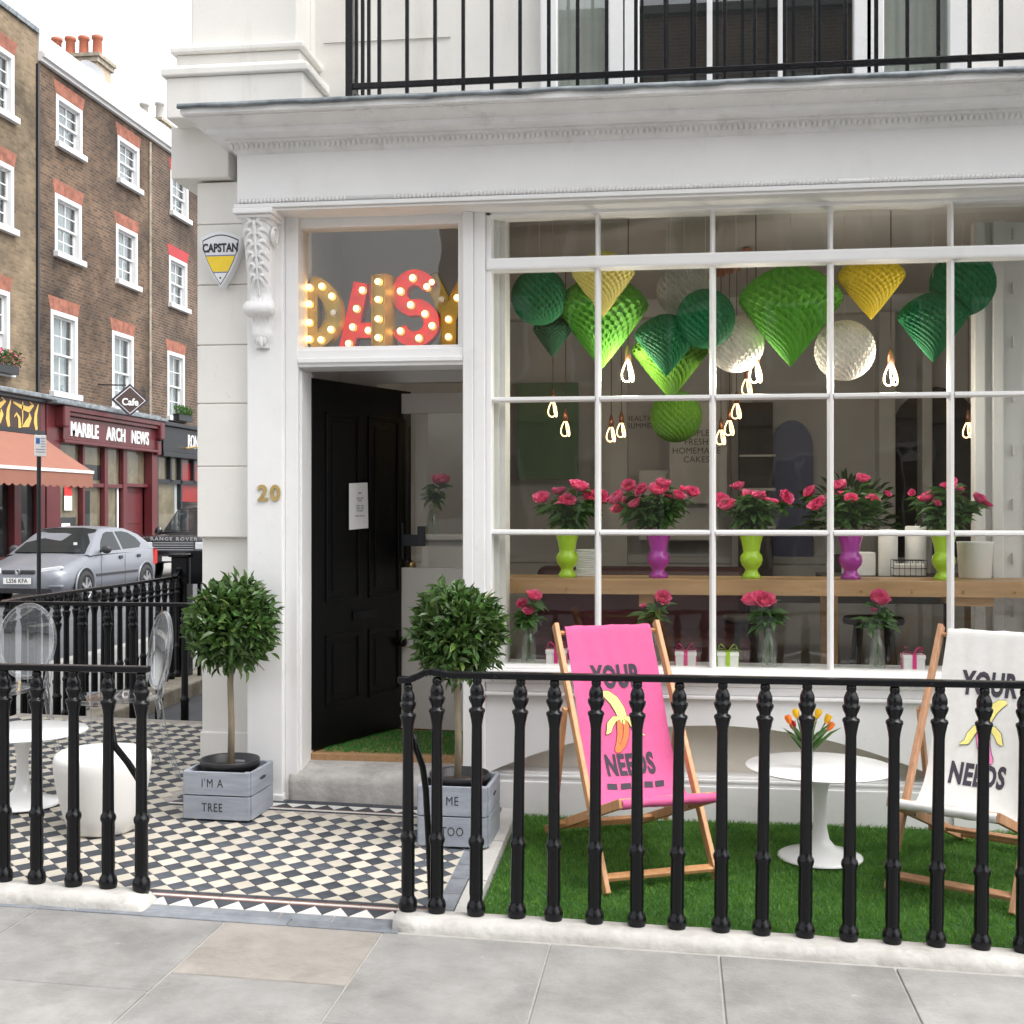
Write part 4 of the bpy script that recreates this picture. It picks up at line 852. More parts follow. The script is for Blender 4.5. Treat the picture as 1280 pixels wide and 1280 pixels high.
# ---------------------------------------------------------------- DAISY marquee letters in the transom light
def stroke_letter(name, strokes, wd, m, lab, x, z, y=6.53, sx=1., ry=0., dp=.085, bulbs=None, lit_off=()):
    t = thing(name, (x, y, z), lab, 'letter', 'illuminated letters over the door', rz=ry)
    face = MB(); rim = MB(); bl = []
    for ks_, (pts, closed) in enumerate(strokes):
        yf = .018 - .0014 * ks_; yb_ = dp - .0014 * ks_
        n = len(pts); P = [Vector((px * sx, pz)) for px, pz in pts]; Lq = []; Rq = []
        for i in range(n):
            if closed: d = (P[(i + 1) % n] - P[i - 1])
            else: d = P[min(i + 1, n - 1)] - P[max(i - 1, 0)]
            d.normalize(); nn = Vector((-d.y, d.x)); k = 1.
            if 0 < i < n - 1 or closed:
                e = (P[(i + 1) % n] - P[i]).normalized(); k = 1 / max(.55, abs(nn.dot(Vector((-e.y, e.x)))))
            Lq.append(P[i] + nn * wd / 2 * k); Rq.append(P[i] - nn * wd / 2 * k)
        rg = range(n if closed else n - 1)
        V = [(p.x, yf, p.y) for p in Lq] + [(p.x, yf, p.y) for p in Rq] + [(p.x, yb_, p.y) for p in Lq] + [(p.x, yb_, p.y) for p in Rq]
        face.add(V, [(i, (i + 1) % n, n + (i + 1) % n, n + i) for i in rg] + [(2 * n + i, 3 * n + i, 3 * n + (i + 1) % n, 2 * n + (i + 1) % n) for i in rg])
        def buried(a, b_):
            m_ = (a + b_) / 2
            for pts2, c2_ in strokes:
                if pts2 is pts: continue
                for q in range(len(pts2) - 1):
                    A_, B_ = Vector((pts2[q][0] * sx, pts2[q][1])), Vector((pts2[q + 1][0] * sx, pts2[q + 1][1])); e_ = B_ - A_; u_ = max(0, min(1, (m_ - A_).dot(e_) / e_.length_squared))
                    if (A_ + e_ * u_ - m_).length < wd * .49: return True
            return False
        for Q in (Lq, Rq):
            Q2 = []
            for i in rg:
                for q in range(6): Q2.append((Q[i].lerp(Q[(i + 1) % n], q / 6), Q[i].lerp(Q[(i + 1) % n], (q + 1) / 6)))
            for a, b_ in Q2:
                if not buried(a, b_): rim.add([(a.x, 0, a.y), (b_.x, 0, b_.y), (b_.x, dp, b_.y), (a.x, dp, a.y)], [(0, 1, 2, 3)])
        if not closed:
            for i in (0, n - 1):
                if buried(Lq[i], Rq[i]): continue
                rim.add([(Lq[i].x, 0, Lq[i].y), (Rq[i].x, 0, Rq[i].y), (Rq[i].x, dp, Rq[i].y), (Lq[i].x, dp, Lq[i].y)], [(0, 1, 2, 3)])
    face.build('letter_face', m, t, False, fix=False); rim.build('letter_rim', m, t, False, fix=False)
    for i, (bx_, bz_) in enumerate(bulbs):
        off = i in lit_off; c = MB(); c.ball((bx_ * sx, -.002, bz_), .0165, 10, 7); o = c.build('bulb', 'bulb_off' if off else 'bulb_lit', t, False, smooth=True)
        c = MB(); c.lathe([(.0245, 0), (.0245, .004), (.018, .004), (.018, 0)], n=14, cap=False); q = c.build('bulb_collar', 'gold_leaf', t, False); q.matrix_basis = T(bx_ * sx, .017, bz_) @ Matrix.Rotation(R(90), 4, 'X')
arc = lambda cx_, cz_, rx, rz_, a0, a1, n: [(cx_ + rx * math.cos(R(a0 + (a1 - a0) * i / n)), cz_ + rz_ * math.sin(R(a0 + (a1 - a0) * i / n))) for i in range(n + 1)]
stroke_letter('marquee_letter', [([(-.085, .035), (-.085, .345)], False), (arc(-.085, .19, .145, .155, -90, 90, 16), False)], .092, 'letter_gold', 'golden letter D with lit bulbs at the left of the transom', -1.893, 2.575, 6.52, sx=.92,
              bulbs=[(-.085, .05), (-.085, .14), (-.085, .24), (-.085, .33), (-.01, .335), (.05, .28), (.062, .19), (.045, .10), (-.015, .045)], lit_off=(6,))
stroke_letter('marquee_letter', [([(-.11, .0), (-.035, .36)], False), ([(.10, .0), (.03, .36)], False), ([(-.07, .10), (.07, .10)], False)], .084, 'letter_red', 'red letter A with lit bulbs leaning behind the letter I', -1.665, 2.578, 6.60, sx=1.1,
              bulbs=[(-.10, .03), (-.08, .12), (-.06, .22), (-.03, .32), (.0, .10), (.04, .24), (.09, .04)])
stroke_letter('marquee_letter', [([(0, .0), (0, .385)], False)], .092, 'letter_gold', 'golden letter I with lit bulbs between the two red letters', -1.585, 2.578, 6.50, ry=R(-24), dp=.10, bulbs=[(0, .045), (0, .145), (0, .25), (0, .345)])
stroke_letter('marquee_letter', [(arc(.0, .278, .075, .085, 20, 250, 14) + arc(.0, .118, .082, .088, 75, -160, 14), False)], .082, 'letter_red', 'red letter S with lit bulbs right of the golden I', -1.395, 2.588, 6.545, sx=1.12,
              bulbs=[(.06, .31), (-.01, .36), (-.07, .29), (-.02, .215), (.05, .165), (.085, .10), (.02, .035), (-.07, .075)])
stroke_letter('marquee_letter', [([(-.10, .385), (.008, .155)], False), ([(.115, .385), (-.006, .15)], False), ([(0, .215), (0, .0)], False)], .086, 'letter_gold', 'golden letter Y with lit bulbs at the right of the transom', -1.215, 2.580, 6.57, sx=1.05,
              bulbs=[(-.085, .345), (-.035, .25), (0, .145), (0, .05), (.045, .26), (.095, .35)], lit_off=(1,))
c = MB(); c.box(-2.02, -1.10, 6.50, 6.68, 2.555, 2.576); c.build('transom_shelf', 'inner_dark', cafe)
# ================================================================ RAILINGS
def post_mesh(hgt, z0):
    def mod(t, i, z):
        u = z / hgt
        if .882 < u < .975: return .94 + .15 * abs(math.cos(2 * t + (math.pi / 4 if u > .918 else 0)))
        return 1
    s = hgt
    pr = [(.0, -.01), (.030, -.01), (.036, .012), (.038, .03), (.034, .048), (.027, .058), (.0255, .07), (.0275, .09), (.0268, .275), (.031, .284), (.0325, .295), (.030, .305), (.0245, .312), (.0235, .33), (.0220, .60), (.0210, s * .795),
          (.0235, s * .815), (.0290, s * .842), (.0300, s * .848), (.0328, s * .852), (.0332, s * .860), (.030, s * .865), (.0215, s * .870), (.0225, s * .880), (.0265, s * .892), (.0305, s * .905), (.0310, s * .914), (.0250, s * .920), (.0272, s * .932), (.0262, s * .946), (.0205, s * .962), (.0160, s * .970), (.0195, s * .978), (.0185, s * .990), (.012, s)]
    c = MB(); c.lathe(pr, n=16, mod=mod, cap=True); return c.mesh('post', 'black_iron', smooth=True)
def plinth(name, pts, wd, zb, m, parent, seed=1):
    g = random.Random(seed); c = MB(); P = []
    for (x, y, z), (nx, ny) in pts:
        e = lambda: g.uniform(-.004, .004)
        P.append([(x - nx * wd * .5, y - ny * wd * .5, zb(x)), (x - nx * (wd * .5 + e()), y - ny * (wd * .5 + e()), z - .035 + e()), (x - nx * (wd * .42 + e()), y - ny * wd * .42, z - .008 + e()), (x - nx * wd * .3, y - ny * wd * .3, z + e() * .5), (x + nx * wd * .3, y + ny * wd * .3, z + e() * .5), (x + nx * wd * .5, y + ny * wd * .5, z - .02), (x + nx * wd * .5, y + ny * wd * .5, zb(x) - .05)])
    c.grid(P); c.add(P[0], [tuple(range(7))]); c.add(P[-1], [tuple(range(7))[::-1]]); return c.build(name, m, parent, smooth=True)
RT = 1.043      # height of the top rail
def rail_geo(c, pts, wd=.046, th=.026):
    for i in range(len(pts) - 1): c.bar(pts[i], pts[i + 1], wd, th)
posts = {}
def put_post(t, x, y, zb, ztop=RT, lean=0):
    k = round(ztop - .008 - zb, 2)
    if k not in posts: posts[k] = post_mesh(k, 0)
    return put('post', posts[k], t, True, T(x, y, zb) @ Matrix.Rotation(lean + rnd.uniform(-.004, .004), 4, 'Y') @ Matrix.Rotation(rnd.uniform(-.004, .004), 4, 'X'))
def plz(x): return zp(x) + .045 - .012 * 0
# right hand front railing
rr = thing('front_railing', (.6, 4.86, .05), 'black cast iron railing on a white plinth in front of the lawn and deck chairs', 'railing', 'front railings')
plinth('plinth', [((-1.10 + .1 * i, 4.83, plz(-1.1 + .1 * i)), (0, 1)) for i in range(50)], .17, lambda x: zp(x) - .03, 'plinth_paint', rr)
px_ = [-1.062, -.945, -.787, -.624, -.478, -.317, -.152, .003, .172, .327, .49, .654, .814, .975, 1.138, 1.29] + [1.45 + .161 * i for i in range(14)]
for i, x in enumerate(px_): put_post(rr, x, 4.86, plz(x) - .004, RT - (.03 if i == 0 else 0), rnd.uniform(.006, .014) if i > 1 else 0)
c = MB(); rail_geo(c, [(-1.10, 4.86, RT - .022), (-1.06, 4.86, RT - .024), (-1.03, 4.86, RT - .012), (-.99, 4.86, RT + .008), (-.965, 4.86, RT + .012), (-.93, 4.86, RT + .006), (-.90, 4.86, RT), (3.7, 4.86, RT)])
c.build('top_rail', 'black_iron', rr, bevel=.004)
def stay(t, x, y, zb, dx=.0):
    c = MB(); c.tube([(x, y, .80), (x + dx * .3, y + .015, .74), (x + dx, y + .05, .66), (x + dx * 1.3, y + .075, .56), (x + dx * 1.6, y + .10, .3), (x + dx * 1.8, y + .12, zb)], .0135, 8); c.build('stay_bar', 'black_iron', t, smooth=True)
stay(rr, -1.045, 4.88, .08, .028)
# left hand front railing
rl = thing('front_railing', (-2.5, 4.86, .1), 'short black cast iron railing on a white plinth left of the entrance', 'railing', 'front railings')
plinth('plinth', [((-4.6 + .1 * i, 4.83, plz(-4.6 + .1 * i) + .01), (0, 1)) for i in range(25)] + [((-2.155, 4.83, plz(-2.15)), (0, 1)), ((-2.13, 4.83, plz(-2.13) - .03), (0, 1))], .17, lambda x: zp(x) - .03, 'plinth_paint', rl, 2)
for x in [-2.181, -2.326, -2.477, -2.639, -2.785] + [-2.94 - .16 * i for i in range(10)]: put_post(rl, x, 4.86, plz(x) + .004)
c = MB(); rail_geo(c, [(-4.6, 4.86, RT), (-2.15, 4.86, RT)]); c.build('top_rail', 'black_iron', rl, bevel=.004)
c = MB(); c.tube([(-2.32, 4.875, .80), (-2.31, 4.885, .72), (-2.27, 4.93, .64), (-2.235, 4.96, .56), (-2.225, 4.98, .30), (-2.225, 5.0, .09)], .0145, 8); c.build('stay_bar', 'black_iron', rl, smooth=True)
# railing at the back of the terrace and the one along the side street
rb_ = thing('terrace_railing', (-3.8, 8.1, .1), 'black iron railing closing the back of the tiled terrace behind the clear chairs', 'railing')
for i in range(12): put_post(rb_, -4.62 + i * .185, 8.10, .11, 1.05)
c = MB(); rail_geo(c, [(-4.66, 8.10, 1.05), (-2.57, 8.10, 1.05)]); c.build('top_rail', 'black_iron', rb_, bevel=.004)
c = MB(); c.box(-4.66, -2.57, 8.0, 8.2, -.3, .115); c.build('plinth', 'pale_paving', rb_, bevel=.01)
ra = thing('side_railing', (-4.7, 9.8, .1), 'black iron railing running back along the side street pavement', 'railing')
for i in range(20): put_post(ra, -4.68 - .004 * i, 8.28 + i * .165, .09, 1.05)
c = MB(); rail_geo(c, [(-4.62, 8.05, 1.05), (-4.66, 8.15, 1.055), (-4.70, 8.4, 1.052), (-4.76, 11.35, 1.05), (-4.76, 11.45, 1.12), (-4.76, 11.5, 1.20)]); c.build('top_rail', 'black_iron', ra, bevel=.004)
c = MB(); c.box(-4.84, -4.68, 11.45, 11.61, 0, 1.24); c.box(-4.86, -4.66, 11.43, 11.63, 1.24, 1.27); c.build('end_post', 'black_iron', ra, bevel=.008)
c = MB(); c.box(-4.66, -2.7, 11.5, 11.56, .98, 1.30)
for i in range(10): c.box(-4.6 + i * .19, -4.57 + i * .19, 11.515, 11.545, 0, 1.0)
c.build('return_rail', 'black_iron', ra)
c = MB(); c.box(-4.80, -4.46, 8.21, 14, -.3, .09); c.build('plinth', 'old_stone', ra, bevel=.015)
c = MB(); c.box(-4.46, -2.57, 8.21, 14, -.4, -.12); struct(c.build('area_floor', 'old_stone'))

# ================================================================ SHIELD SIGN ON THE PIER
sh = thing('shield_sign', (-2.392, 6.33, 3.022), 'white and yellow shield-shaped alarm box on the stucco pier', 'sign')
def shield(s):
    top = [(-.100 + .2 * i / 12, .105 + .030 * math.sin(math.pi * i / 12)) for i in range(13)]
    rgt = [(.100 - .1 * (u ** 1.7), .105 - .235 * u) for u in [k / 10 for k in range(1, 10)]]; lft = [(-x, z) for x, z in rgt[::-1]]
    return [(x * s, z * s) for x, z in top + rgt + [(0, -.132)] + lft]
fy = lambda a, z, d: (a, d, z)
c = MB(); c.ext(shield(1.13), fy, -.02, .055); c.build('box', 'shield_white', sh, False, bevel=.008)
c = MB(); c.ext(shield(1.0), fy, -.0215, -.019); c.build('outline', 'print_black', sh, False)
c = MB(); c.ext(shield(.955), fy, -.0225, -.020); c.build('face', 'shield_white', sh, False)
S = shield(.955)
def hw(z):
    u = (.105 - z / .955) / .235; return .955 * (.1 - .1 * max(0, u) ** 1.7)
for z0, z1, m, nm, yy in ((-.062, .020, 'shield_yellow', 'yellow_band', -.0232), (.020, .027, 'band_blue', 'rule', -.0233), (-.069, -.062, 'band_blue', 'rule', -.0233)):
    c = MB(); ks = [z0 + (z1 - z0) * i / 8 for i in range(9)]; c.ext([(-hw(z) + .001, z) for z in ks] + [(hw(z) - .001, z) for z in ks[::-1]], fy, yy, -.022); c.build(nm, m, sh, False)
text('capstan', 'lettering', 'print_black', sh, T(0, -.0245, .062) @ FACE_Y); c = MB(); c.tube([(0, -.0225, -.095), (0, -.025, -.095)], .005, 10); c.build('screw', 'print_black', sh, False)

# ================================================================ BAY TREES IN CRATES
def crate(x, y, rz, w_, d_, h_, lab, t1, t2):
    z = zt(x, y) - .004; t = thing('crate', (x, y, z), lab, 'crate', 'grey crates', rz); hh = h_ / 2 - .003
    for k in range(2):
        z0 = k * (h_ / 2 + .003) + .004
        for s in (-1, 1):
            c = MB(); c.box(-w_ / 2, w_ / 2, s * d_ / 2 - .009, s * d_ / 2 + .009, z0, z0 + hh); o = c.build('plank', 'crate', t, False, bevel=.002)
            if s < 0: text((t1, t2)[1 - k], 'stencil_lettering', 'stencil', o, T(-.02 if t1 == 'ima' else .0, -d_ / 2 - .0102, z0 + hh * .5) @ FACE_Y)
            c = MB(); c.box(s * w_ / 2 - .009, s * w_ / 2 + .009, -d_ / 2 + .0092, d_ / 2 - .0092, z0, z0 + hh); o = c.build('plank', 'crate', t, False, bevel=.002)
            if k == 1: c = MB(); c.ext([(.045 * math.cos(q * .5236) * (1 if abs(math.cos(q * .5236)) < .9 else 1), z0 + hh * .55 + .009 * math.sin(q * .5236)) for q in range(12)], lambda a, zz, d: (d, a, zz), s * w_ / 2 - .0095, s * w_ / 2 + .0097); c.build('hand_hole', 'stencil', o, False)
    for sx in (-1, 1):
        for sy in (-1, 1): c = MB(); q = .022; c.box(sx * (w_ / 2 - .009) - (q if sx > 0 else 0), sx * (w_ / 2 - .009) + (q if sx < 0 else 0), sy * (d_ / 2 - .0095) - (q if sy > 0 else 0), sy * (d_ / 2 - .0095) + (q if sy < 0 else 0), .006, h_ + .004); c.build('corner_post', 'crate', t, False)
    c = MB(); c.box(-w_ / 2 + .0095, w_ / 2 - .0095, -d_ / 2 + .0095, d_ / 2 - .0095, .004, .02); c.build('base', 'crate', t, False)
    return z
def bay(x, y, zc, z0, r, seed, lab, tilt=0):
    t = thing('bay_tree', (x, y, z0), lab, 'tree', 'clipped bay trees'); g = random.Random(seed); H = zc - z0
    c = MB(); c.tube([(0, 0, -.02), (.004, .0, H * .3), (-.004, .003, H * .6), (.004, 0, H * .8), (0, 0, H)], [.018, .0165, .0155, .016, .010], 10)
    for i in range(9):
        a = i * 2.4; c.tube([(0, 0, H * .78 + i * .012), (r * .35 * math.cos(a), r * .35 * math.sin(a), H + (i - 4) * .03), (r * .75 * math.cos(a), r * .75 * math.sin(a), H + (i - 4) * .055)], [.008, .005, .002], 6)
    c.build('trunk', 'bark', t, False, smooth=True)
    lf = MB()
    lumps = [(Vector((g.gauss(0, 1), g.gauss(0, 1), g.gauss(0, 1))).normalized(), g.uniform(-.05, .13)) for _ in range(26)]
    for i in range(2700):
        d = Vector((g.gauss(0, 1), g.gauss(0, 1), g.gauss(0, 1))).normalized(); bumpy = 1 + sum(a * max(0, d.dot(v)) ** 14 for v, a in lumps)
        rad = r * bumpy * (.30 + .70 * g.random() ** .55) - .030; p = Vector((d.x, d.y, d.z * 1.06)) * rad; p.z += H
        if d.z < -.75 and g.random() < .6: continue
        dd = d * .6 + Vector((g.gauss(0, .8), g.gauss(0, .8), g.gauss(0, .8) + .3)); lf.cm = (2 if g.random() < .12 else 1) if g.random() < .32 and rad > r * .7 else 0
        if i % 38 == 0: p = p * 1.0 + d * g.uniform(.015, .045)
        leaf_patch(lf, p, dd, g.uniform(.048, .084), g.uniform(.022, .034), g, g.uniform(-.05, .35))
    lf.build('crown', ['leaf_a', 'leaf_b', 'leaf_tip'], t, False, fix=False)
    return t
def pot(x, y, z, r, lab):
    t = thing('plant_pot', (x, y, z), lab, 'pot', 'black plastic plant pots'); c = MB()
    c.lathe([(r * .74, 0), (r * .93, .205), (r * .95, .21), (r, .212), (r * 1.01, .245), (r * .985, .25), (r * .93, .245), (r * .90, .19), (0, .19)], n=32, cap=False); c.build('pot_body', 'pot', t, False, smooth=True)
    c = MB(); g = random.Random(3); P = [[(r * .91 * q / 5 * math.cos(a * .2618), r * .91 * q / 5 * math.sin(a * .2618), .205 + g.uniform(-.006, .006)) for a in range(25)] for q in range(6)]
    for row in P: row[-1] = row[0]
    c.grid(P); c.build('soil', 'soil', t, False)
zc = crate(-2.262, 6.085, R(-2), .345, .315, .235, "grey wooden crate stencilled I'M A TREE left of the doorstep", 'ima', 'tree')
pot(-2.262, 6.10, zc + .025, .150, 'black pot in the crate left of the doorstep'); bay(-2.258, 6.10, 1.10, zc + .225, .238, 1, 'clipped round bay tree on a bare stem left of the door')
zc = crate(-1.035, 5.895, R(-1), .325, .345, .28, 'grey wooden crate stencilled ME TOO at the corner of the lawn', 'me', 'too')
pot(-1.035, 5.90, zc + .065, .145, 'black pot in the crate at the corner of the lawn'); bay(-1.045, 5.90, 1.095, zc + .265, .232, 2, 'clipped round bay tree on a bare stem right of the door')

# ================================================================ TERRACE FURNITURE
def tulip_table(x, y, z, hgt, r, rbse, lab):
    t = thing('pedestal_table', (x, y, z), lab, 'table', 'white pedestal tables')
    c = MB(); c.lathe([(0, hgt - .012), (r * .90, hgt - .012), (r * .985, hgt - .005), (r, hgt), (r * .995, hgt + .003), (0, hgt + .004)], n=56, cap=False); c.build('table_top', 'plastic_white', t, False, smooth=True)
    c = MB(); c.lathe([(rbse, 0), (rbse * 1.0, .006), (rbse * .93, .014), (rbse * .62, .028), (rbse * .36, .05), (rbse * .22, .085), (rbse * .165, .14), (rbse * .15, .22), (rbse * .165, hgt * .7), (rbse * .24, hgt * .86), (rbse * .42, hgt - .03), (rbse * .6, hgt - .012)], n=40, cap=False); c.build('pedestal', 'plastic_white', t, False, smooth=True)
tulip_table(.665, 5.913, .083, .42, .342, .195, 'round white pedestal table on the lawn between the deck chairs')
tulip_table(-3.353, 6.03, .178, .375, .325, .19, 'round white pedestal table on the tiles at the left edge')
c = MB(); c.lathe([(0, 0), (.145, 0), (.16, .012), (.185, .09), (.212, .20), (.228, .30), (.230, .345), (.222, .372), (.20, .386), (.12, .392), (0, .393)], (-2.765, 5.72, .143), 44, cap=False)
tag(c.build('drum_stool', 'stool_white', smooth=True), 'white tapered drum stool on the tiles behind the left railing', 'stool')
def ghost(x, y, rz, lab):
    t = thing('clear_chair', (x, y, zt(x, y)), lab, 'chair', 'clear acrylic chairs', rz)
    # faces local -y; seat .46 m up
    c = MB(); pts = [(.195 * max(-1, min(1, 1.18 * math.cos(q * math.pi / 18))) * (1 - .05 * math.sin(q * math.pi / 18)), -.02 + .21 * max(-1, min(1, 1.18 * math.sin(q * math.pi / 18)))) for q in range(36)]
    c.ext(pts, lambda a, b_, d: (a, b_, d), .435, .46); c.build('seat', 'ghost', t, False, bevel=.006)
    for sx in (-1, 1):
        c = MB(); c.bar((sx * .175, -.20, .435), (sx * .178, -.215, 0), .030, .028); c.build('leg', 'ghost', t, False, bevel=.005)
        c = MB(); c.tube([(sx * .165, .175, .44), (sx * .172, .20, .28), (sx * .185, .285, 0)], [.020, .018, .014], 8); c.build('leg', 'ghost', t, False, smooth=True)
        c = MB(); c.tube([(sx * .165, .175, .44), (sx * .170, .195, .50), (sx * .165, .215, .58)], [.019, .018, .015], 8); c.build('back_upright', 'ghost', t, False, smooth=True)
    ov = lambda q, s: (.185 * s * math.cos(q), .205 + .10 * (.30 + .27 * s * math.sin(q)) , .695 + .212 * s * math.sin(q))
    c = MB(); c.tube([ov(q * 2 * math.pi / 40, 1) for q in range(40)], .013, 8, True); c.build('back_frame', 'ghost', t, False, smooth=True)
    c = MB(); P = [[(lambda p: (p[0], p[1] + .03 * (1 - s * s), p[2]))(ov(q * 2 * math.pi / 40, s)) for q in range(41)] for s in (.001, .3, .6, .85, .98)]
    c.grid(P); c.grid([[(p[0], p[1] + .006, p[2]) for p in r_] for r_ in P]); c.build('back_panel', 'ghost', t, False, smooth=True)
ghost(-3.09, 6.58, R(-50), 'clear acrylic oval-backed chair beside the left bay tree'); ghost(-3.84, 6.68, R(-6), 'clear acrylic oval-backed chair behind the left pedestal table')

# ================================================================ DECK CHAIRS
def deckchair(x, y, rz, m, wood, lab, banana, third):
    z = zl(x, y); t = thing('deck_chair', (x, y, z), lab, 'deck chair', 'deck chairs on the lawn', rz); slope = .055 * math.cos(rz)
    def bar(nm, p, q, w_=.024, h_=.045, mm=wood): c = MB(); c.bar(p, q, w_, h_, (0, 1, .3)); return c.build(nm, mm, t, False, bevel=.004)
    H = .262; zr = slope * .88
    for s in (-1, 1):
        bar('side_rail', (s * H, -.012, .0), (s * H, .655, 1.10)); bar('seat_rail', (s * .226, .885, zr + .012), (s * .226, -.085, .405), .024, .042)
        bar('prop_strut', (s * .290, .44, .735), (s * .290, .60, .14), .020, .036)
        c = MB(); c.tube([(s * .205, .178, .300), (s * .28, .178, .300)], .006, 8); c.build('pivot_bolt', 'alloy', t, False)
    bar('front_stretcher', (-H, .025, .062), (H, .025, .062), .020, .042); bar('rear_stretcher', (-.226, .80, zr + .05), (.226, .80, zr + .05), .020, .04); bar('prop_bar', (-.29, .585, .16), (.29, .585, .16), .02, .03)
    bar('top_bar', (-H, .634, 1.060), (H, .634, 1.060), .018, .022); bar('seat_bar', (-.226, -.062, .400), (.226, -.062, .400), .03, .03)
    K = [(.652, 1.088), (.628, 1.085), (.600, 1.03), (.555, .93), (.505, .815), (.455, .70), (.405, .585), (.355, .485), (.295, .405), (.215, .350), (.125, .335), (.04, .355), (-.03, .395), (-.075, .418), (-.092, .408), (-.088, .382), (-.06, .375)]
    fine = []
    for i in range(len(K) - 1):
        for q in range(4):
            u = q / 4; p0, p1, p2, p3 = [Vector(K[max(0, min(len(K) - 1, i + d))]) for d in (-1, 0, 1, 2)]
            fine.append(.5 * (2 * p1 + (p2 - p0) * u + (2 * p0 - 5 * p1 + 4 * p2 - p3) * u * u + (3 * p1 - p0 - 3 * p2 + p3) * u ** 3))
    fine.append(Vector(K[-1])); L = [0]
    for i in range(1, len(fine)): L.append(L[-1] + (fine[i] - fine[i - 1]).length)
    def at(s, off=0):
        i = 0
        while i < len(L) - 2 and L[i + 1] < s: i += 1
        u = (s - L[i]) / max(1e-6, L[i + 1] - L[i]); p = fine[i].lerp(fine[i + 1], u); d = (fine[i + 1] - fine[i]).normalized(); return p + Vector((d.y, -d.x)) * off if off >= 0 else p + Vector((d.y, -d.x)) * off
    HW = .222
    def surf(a, s, off=0):
        p = at(s, 0); d = (at(s + .01) - at(s - .01)).normalized(); n = Vector((d.y, -d.x)); n = n if n.x < 0 else -n
        sag = .016 * (1 - (a / HW) ** 2) * math.sin(min(1, s / L[-1]) * math.pi) + .0022 * math.sin(a * 34 + s * 9) * math.sin(s * 5.3 + 1) + .0016 * math.sin(a * 71 - s * 14); p = p + n * (off - sag); return (a, p.x, p.y)
    nS = 70; c = MB()
    P = [[surf(HW * (-1 + k / 8), L[-1] * i / nS, 0) for k in range(17)] for i in range(nS + 1)]; c.grid(P); c.grid([[surf(HW * (-1 + k / 8), L[-1] * i / nS, -.0022) for k in range(17)] for i in range(nS + 1)]); fab = c.build('canvas_sling', m, t, False, smooth=True)
    def decal(nm, pts_faces, mm, s0, off, sk=0.):
        V, F = pts_faces; c = MB(); bm = bmesh.new(); vs_ = [bm.verts.new((v[0], v[1], 0)) for v in V]
        for f in F:
            try: bm.faces.new([vs_[i] for i in f])
            except ValueError: pass
        for zc_ in [q * .03 - .3 for q in range(21)]: bmesh.ops.bisect_plane(bm, geom=bm.verts[:] + bm.edges[:] + bm.faces[:], plane_co=(0, zc_, 0), plane_no=(0, 1, 0))
        for v in bm.verts: v.co = Vector(surf(max(-HW + .002, min(HW - .002, v.co.x + sk * v.co.y)), max(.02, s0 - v.co.y), off))
        me = bpy.data.meshes.new(nm); bm.to_mesh(me); bm.free(); me.materials.append(M[mm]); put(nm, me, fab, False)
    decal('lettering', TX['your'], 'print_black', .280, .003); decal('lettering', TX['needs'], 'print_black', .700, .003)
    if third:
        for a, w_ in ((-.130, .05), (-.062, .05), (.0, .042), (.054, .042), (.108, .042)): decal('cut_off_letter', ([(a - .014, -.016, 0), (a + w_ - .014, -.016, 0), (a + w_ - .006, .016, 0), (a - .006, .016, 0)], [(0, 1, 2, 3)]), 'print_black', .80, .003)
    def blob(pts): n = len(pts); return ([(a, b_, 0) for a, b_ in pts], [tuple(range(n))])
    def ribbon(path, wds):
        V = []; F = []; n = len(path)
        for i, (a, b_) in enumerate(path):
            d = Vector(path[min(n - 1, i + 1)]) - Vector(path[max(0, i - 1)]); d.normalize(); q = Vector((-d.y, d.x)) * wds[i] / 2; V += [(a + q.x, b_ + q.y, 0), (a - q.x, b_ - q.y, 0)]
        for i in range(n - 1): F.append((2 * i, 2 * i + 1, 2 * i + 3, 2 * i + 2))
        return V, F
    def fat(path, wds, mm, s0, off, sgn):
        path = [(a * sgn, b_) for a, b_ in path]
        decal('banana_outline', ribbon(path, [x_ + .005 for x_ in wds]), 'print_black', s0, off); decal('banana_print', ribbon(path, wds), mm, s0, off + .0012)
    sg = 1 if banana == 'print_orange' else -1
    fat([(-.085, .125), (-.06, .115), (-.028, .085), (-.005, .04), (.004, .0), (.005, -.03)], [.018, .038, .050, .052, .046, .012], 'print_yellow', .475, .0028, sg)
    fat([(-.002, -.005), (.0, -.04), (-.008, -.085), (-.025, -.125), (-.045, -.15), (-.056, -.158)], [.05, .060, .056, .046, .032, .010], banana, .475, .0032, sg)
    decal('banana_print', ribbon([(sg * a, b_) for a, b_ in ((.0, -.01), (.0, -.05), (-.01, -.09), (-.03, -.125))], [.003, .003, .003, .002]), 'print_black', .475, .0058)
    fat([(-.01, .0), (-.04, -.004), (-.065, -.03), (-.078, -.062), (-.092, -.075)], [.012, .028, .032, .022, .004], 'print_yellow', .475, .0048, sg)
    fat([(.01, .0), (.035, -.006), (.055, -.04), (.068, -.075), (.098, -.09)], [.012, .028, .032, .024, .004], 'print_yellow', .475, .0048, sg)
deckchair(-.06, 5.44, R(25), 'canvas_pink', 'beech', 'wooden deck chair with a bright pink canvas sling printed with a banana', 'print_orange', True)
deckchair(1.14, 5.42, R(-31), 'canvas_white', 'teak', 'wooden deck chair with a white canvas sling printed with a banana', 'print_pink', False)
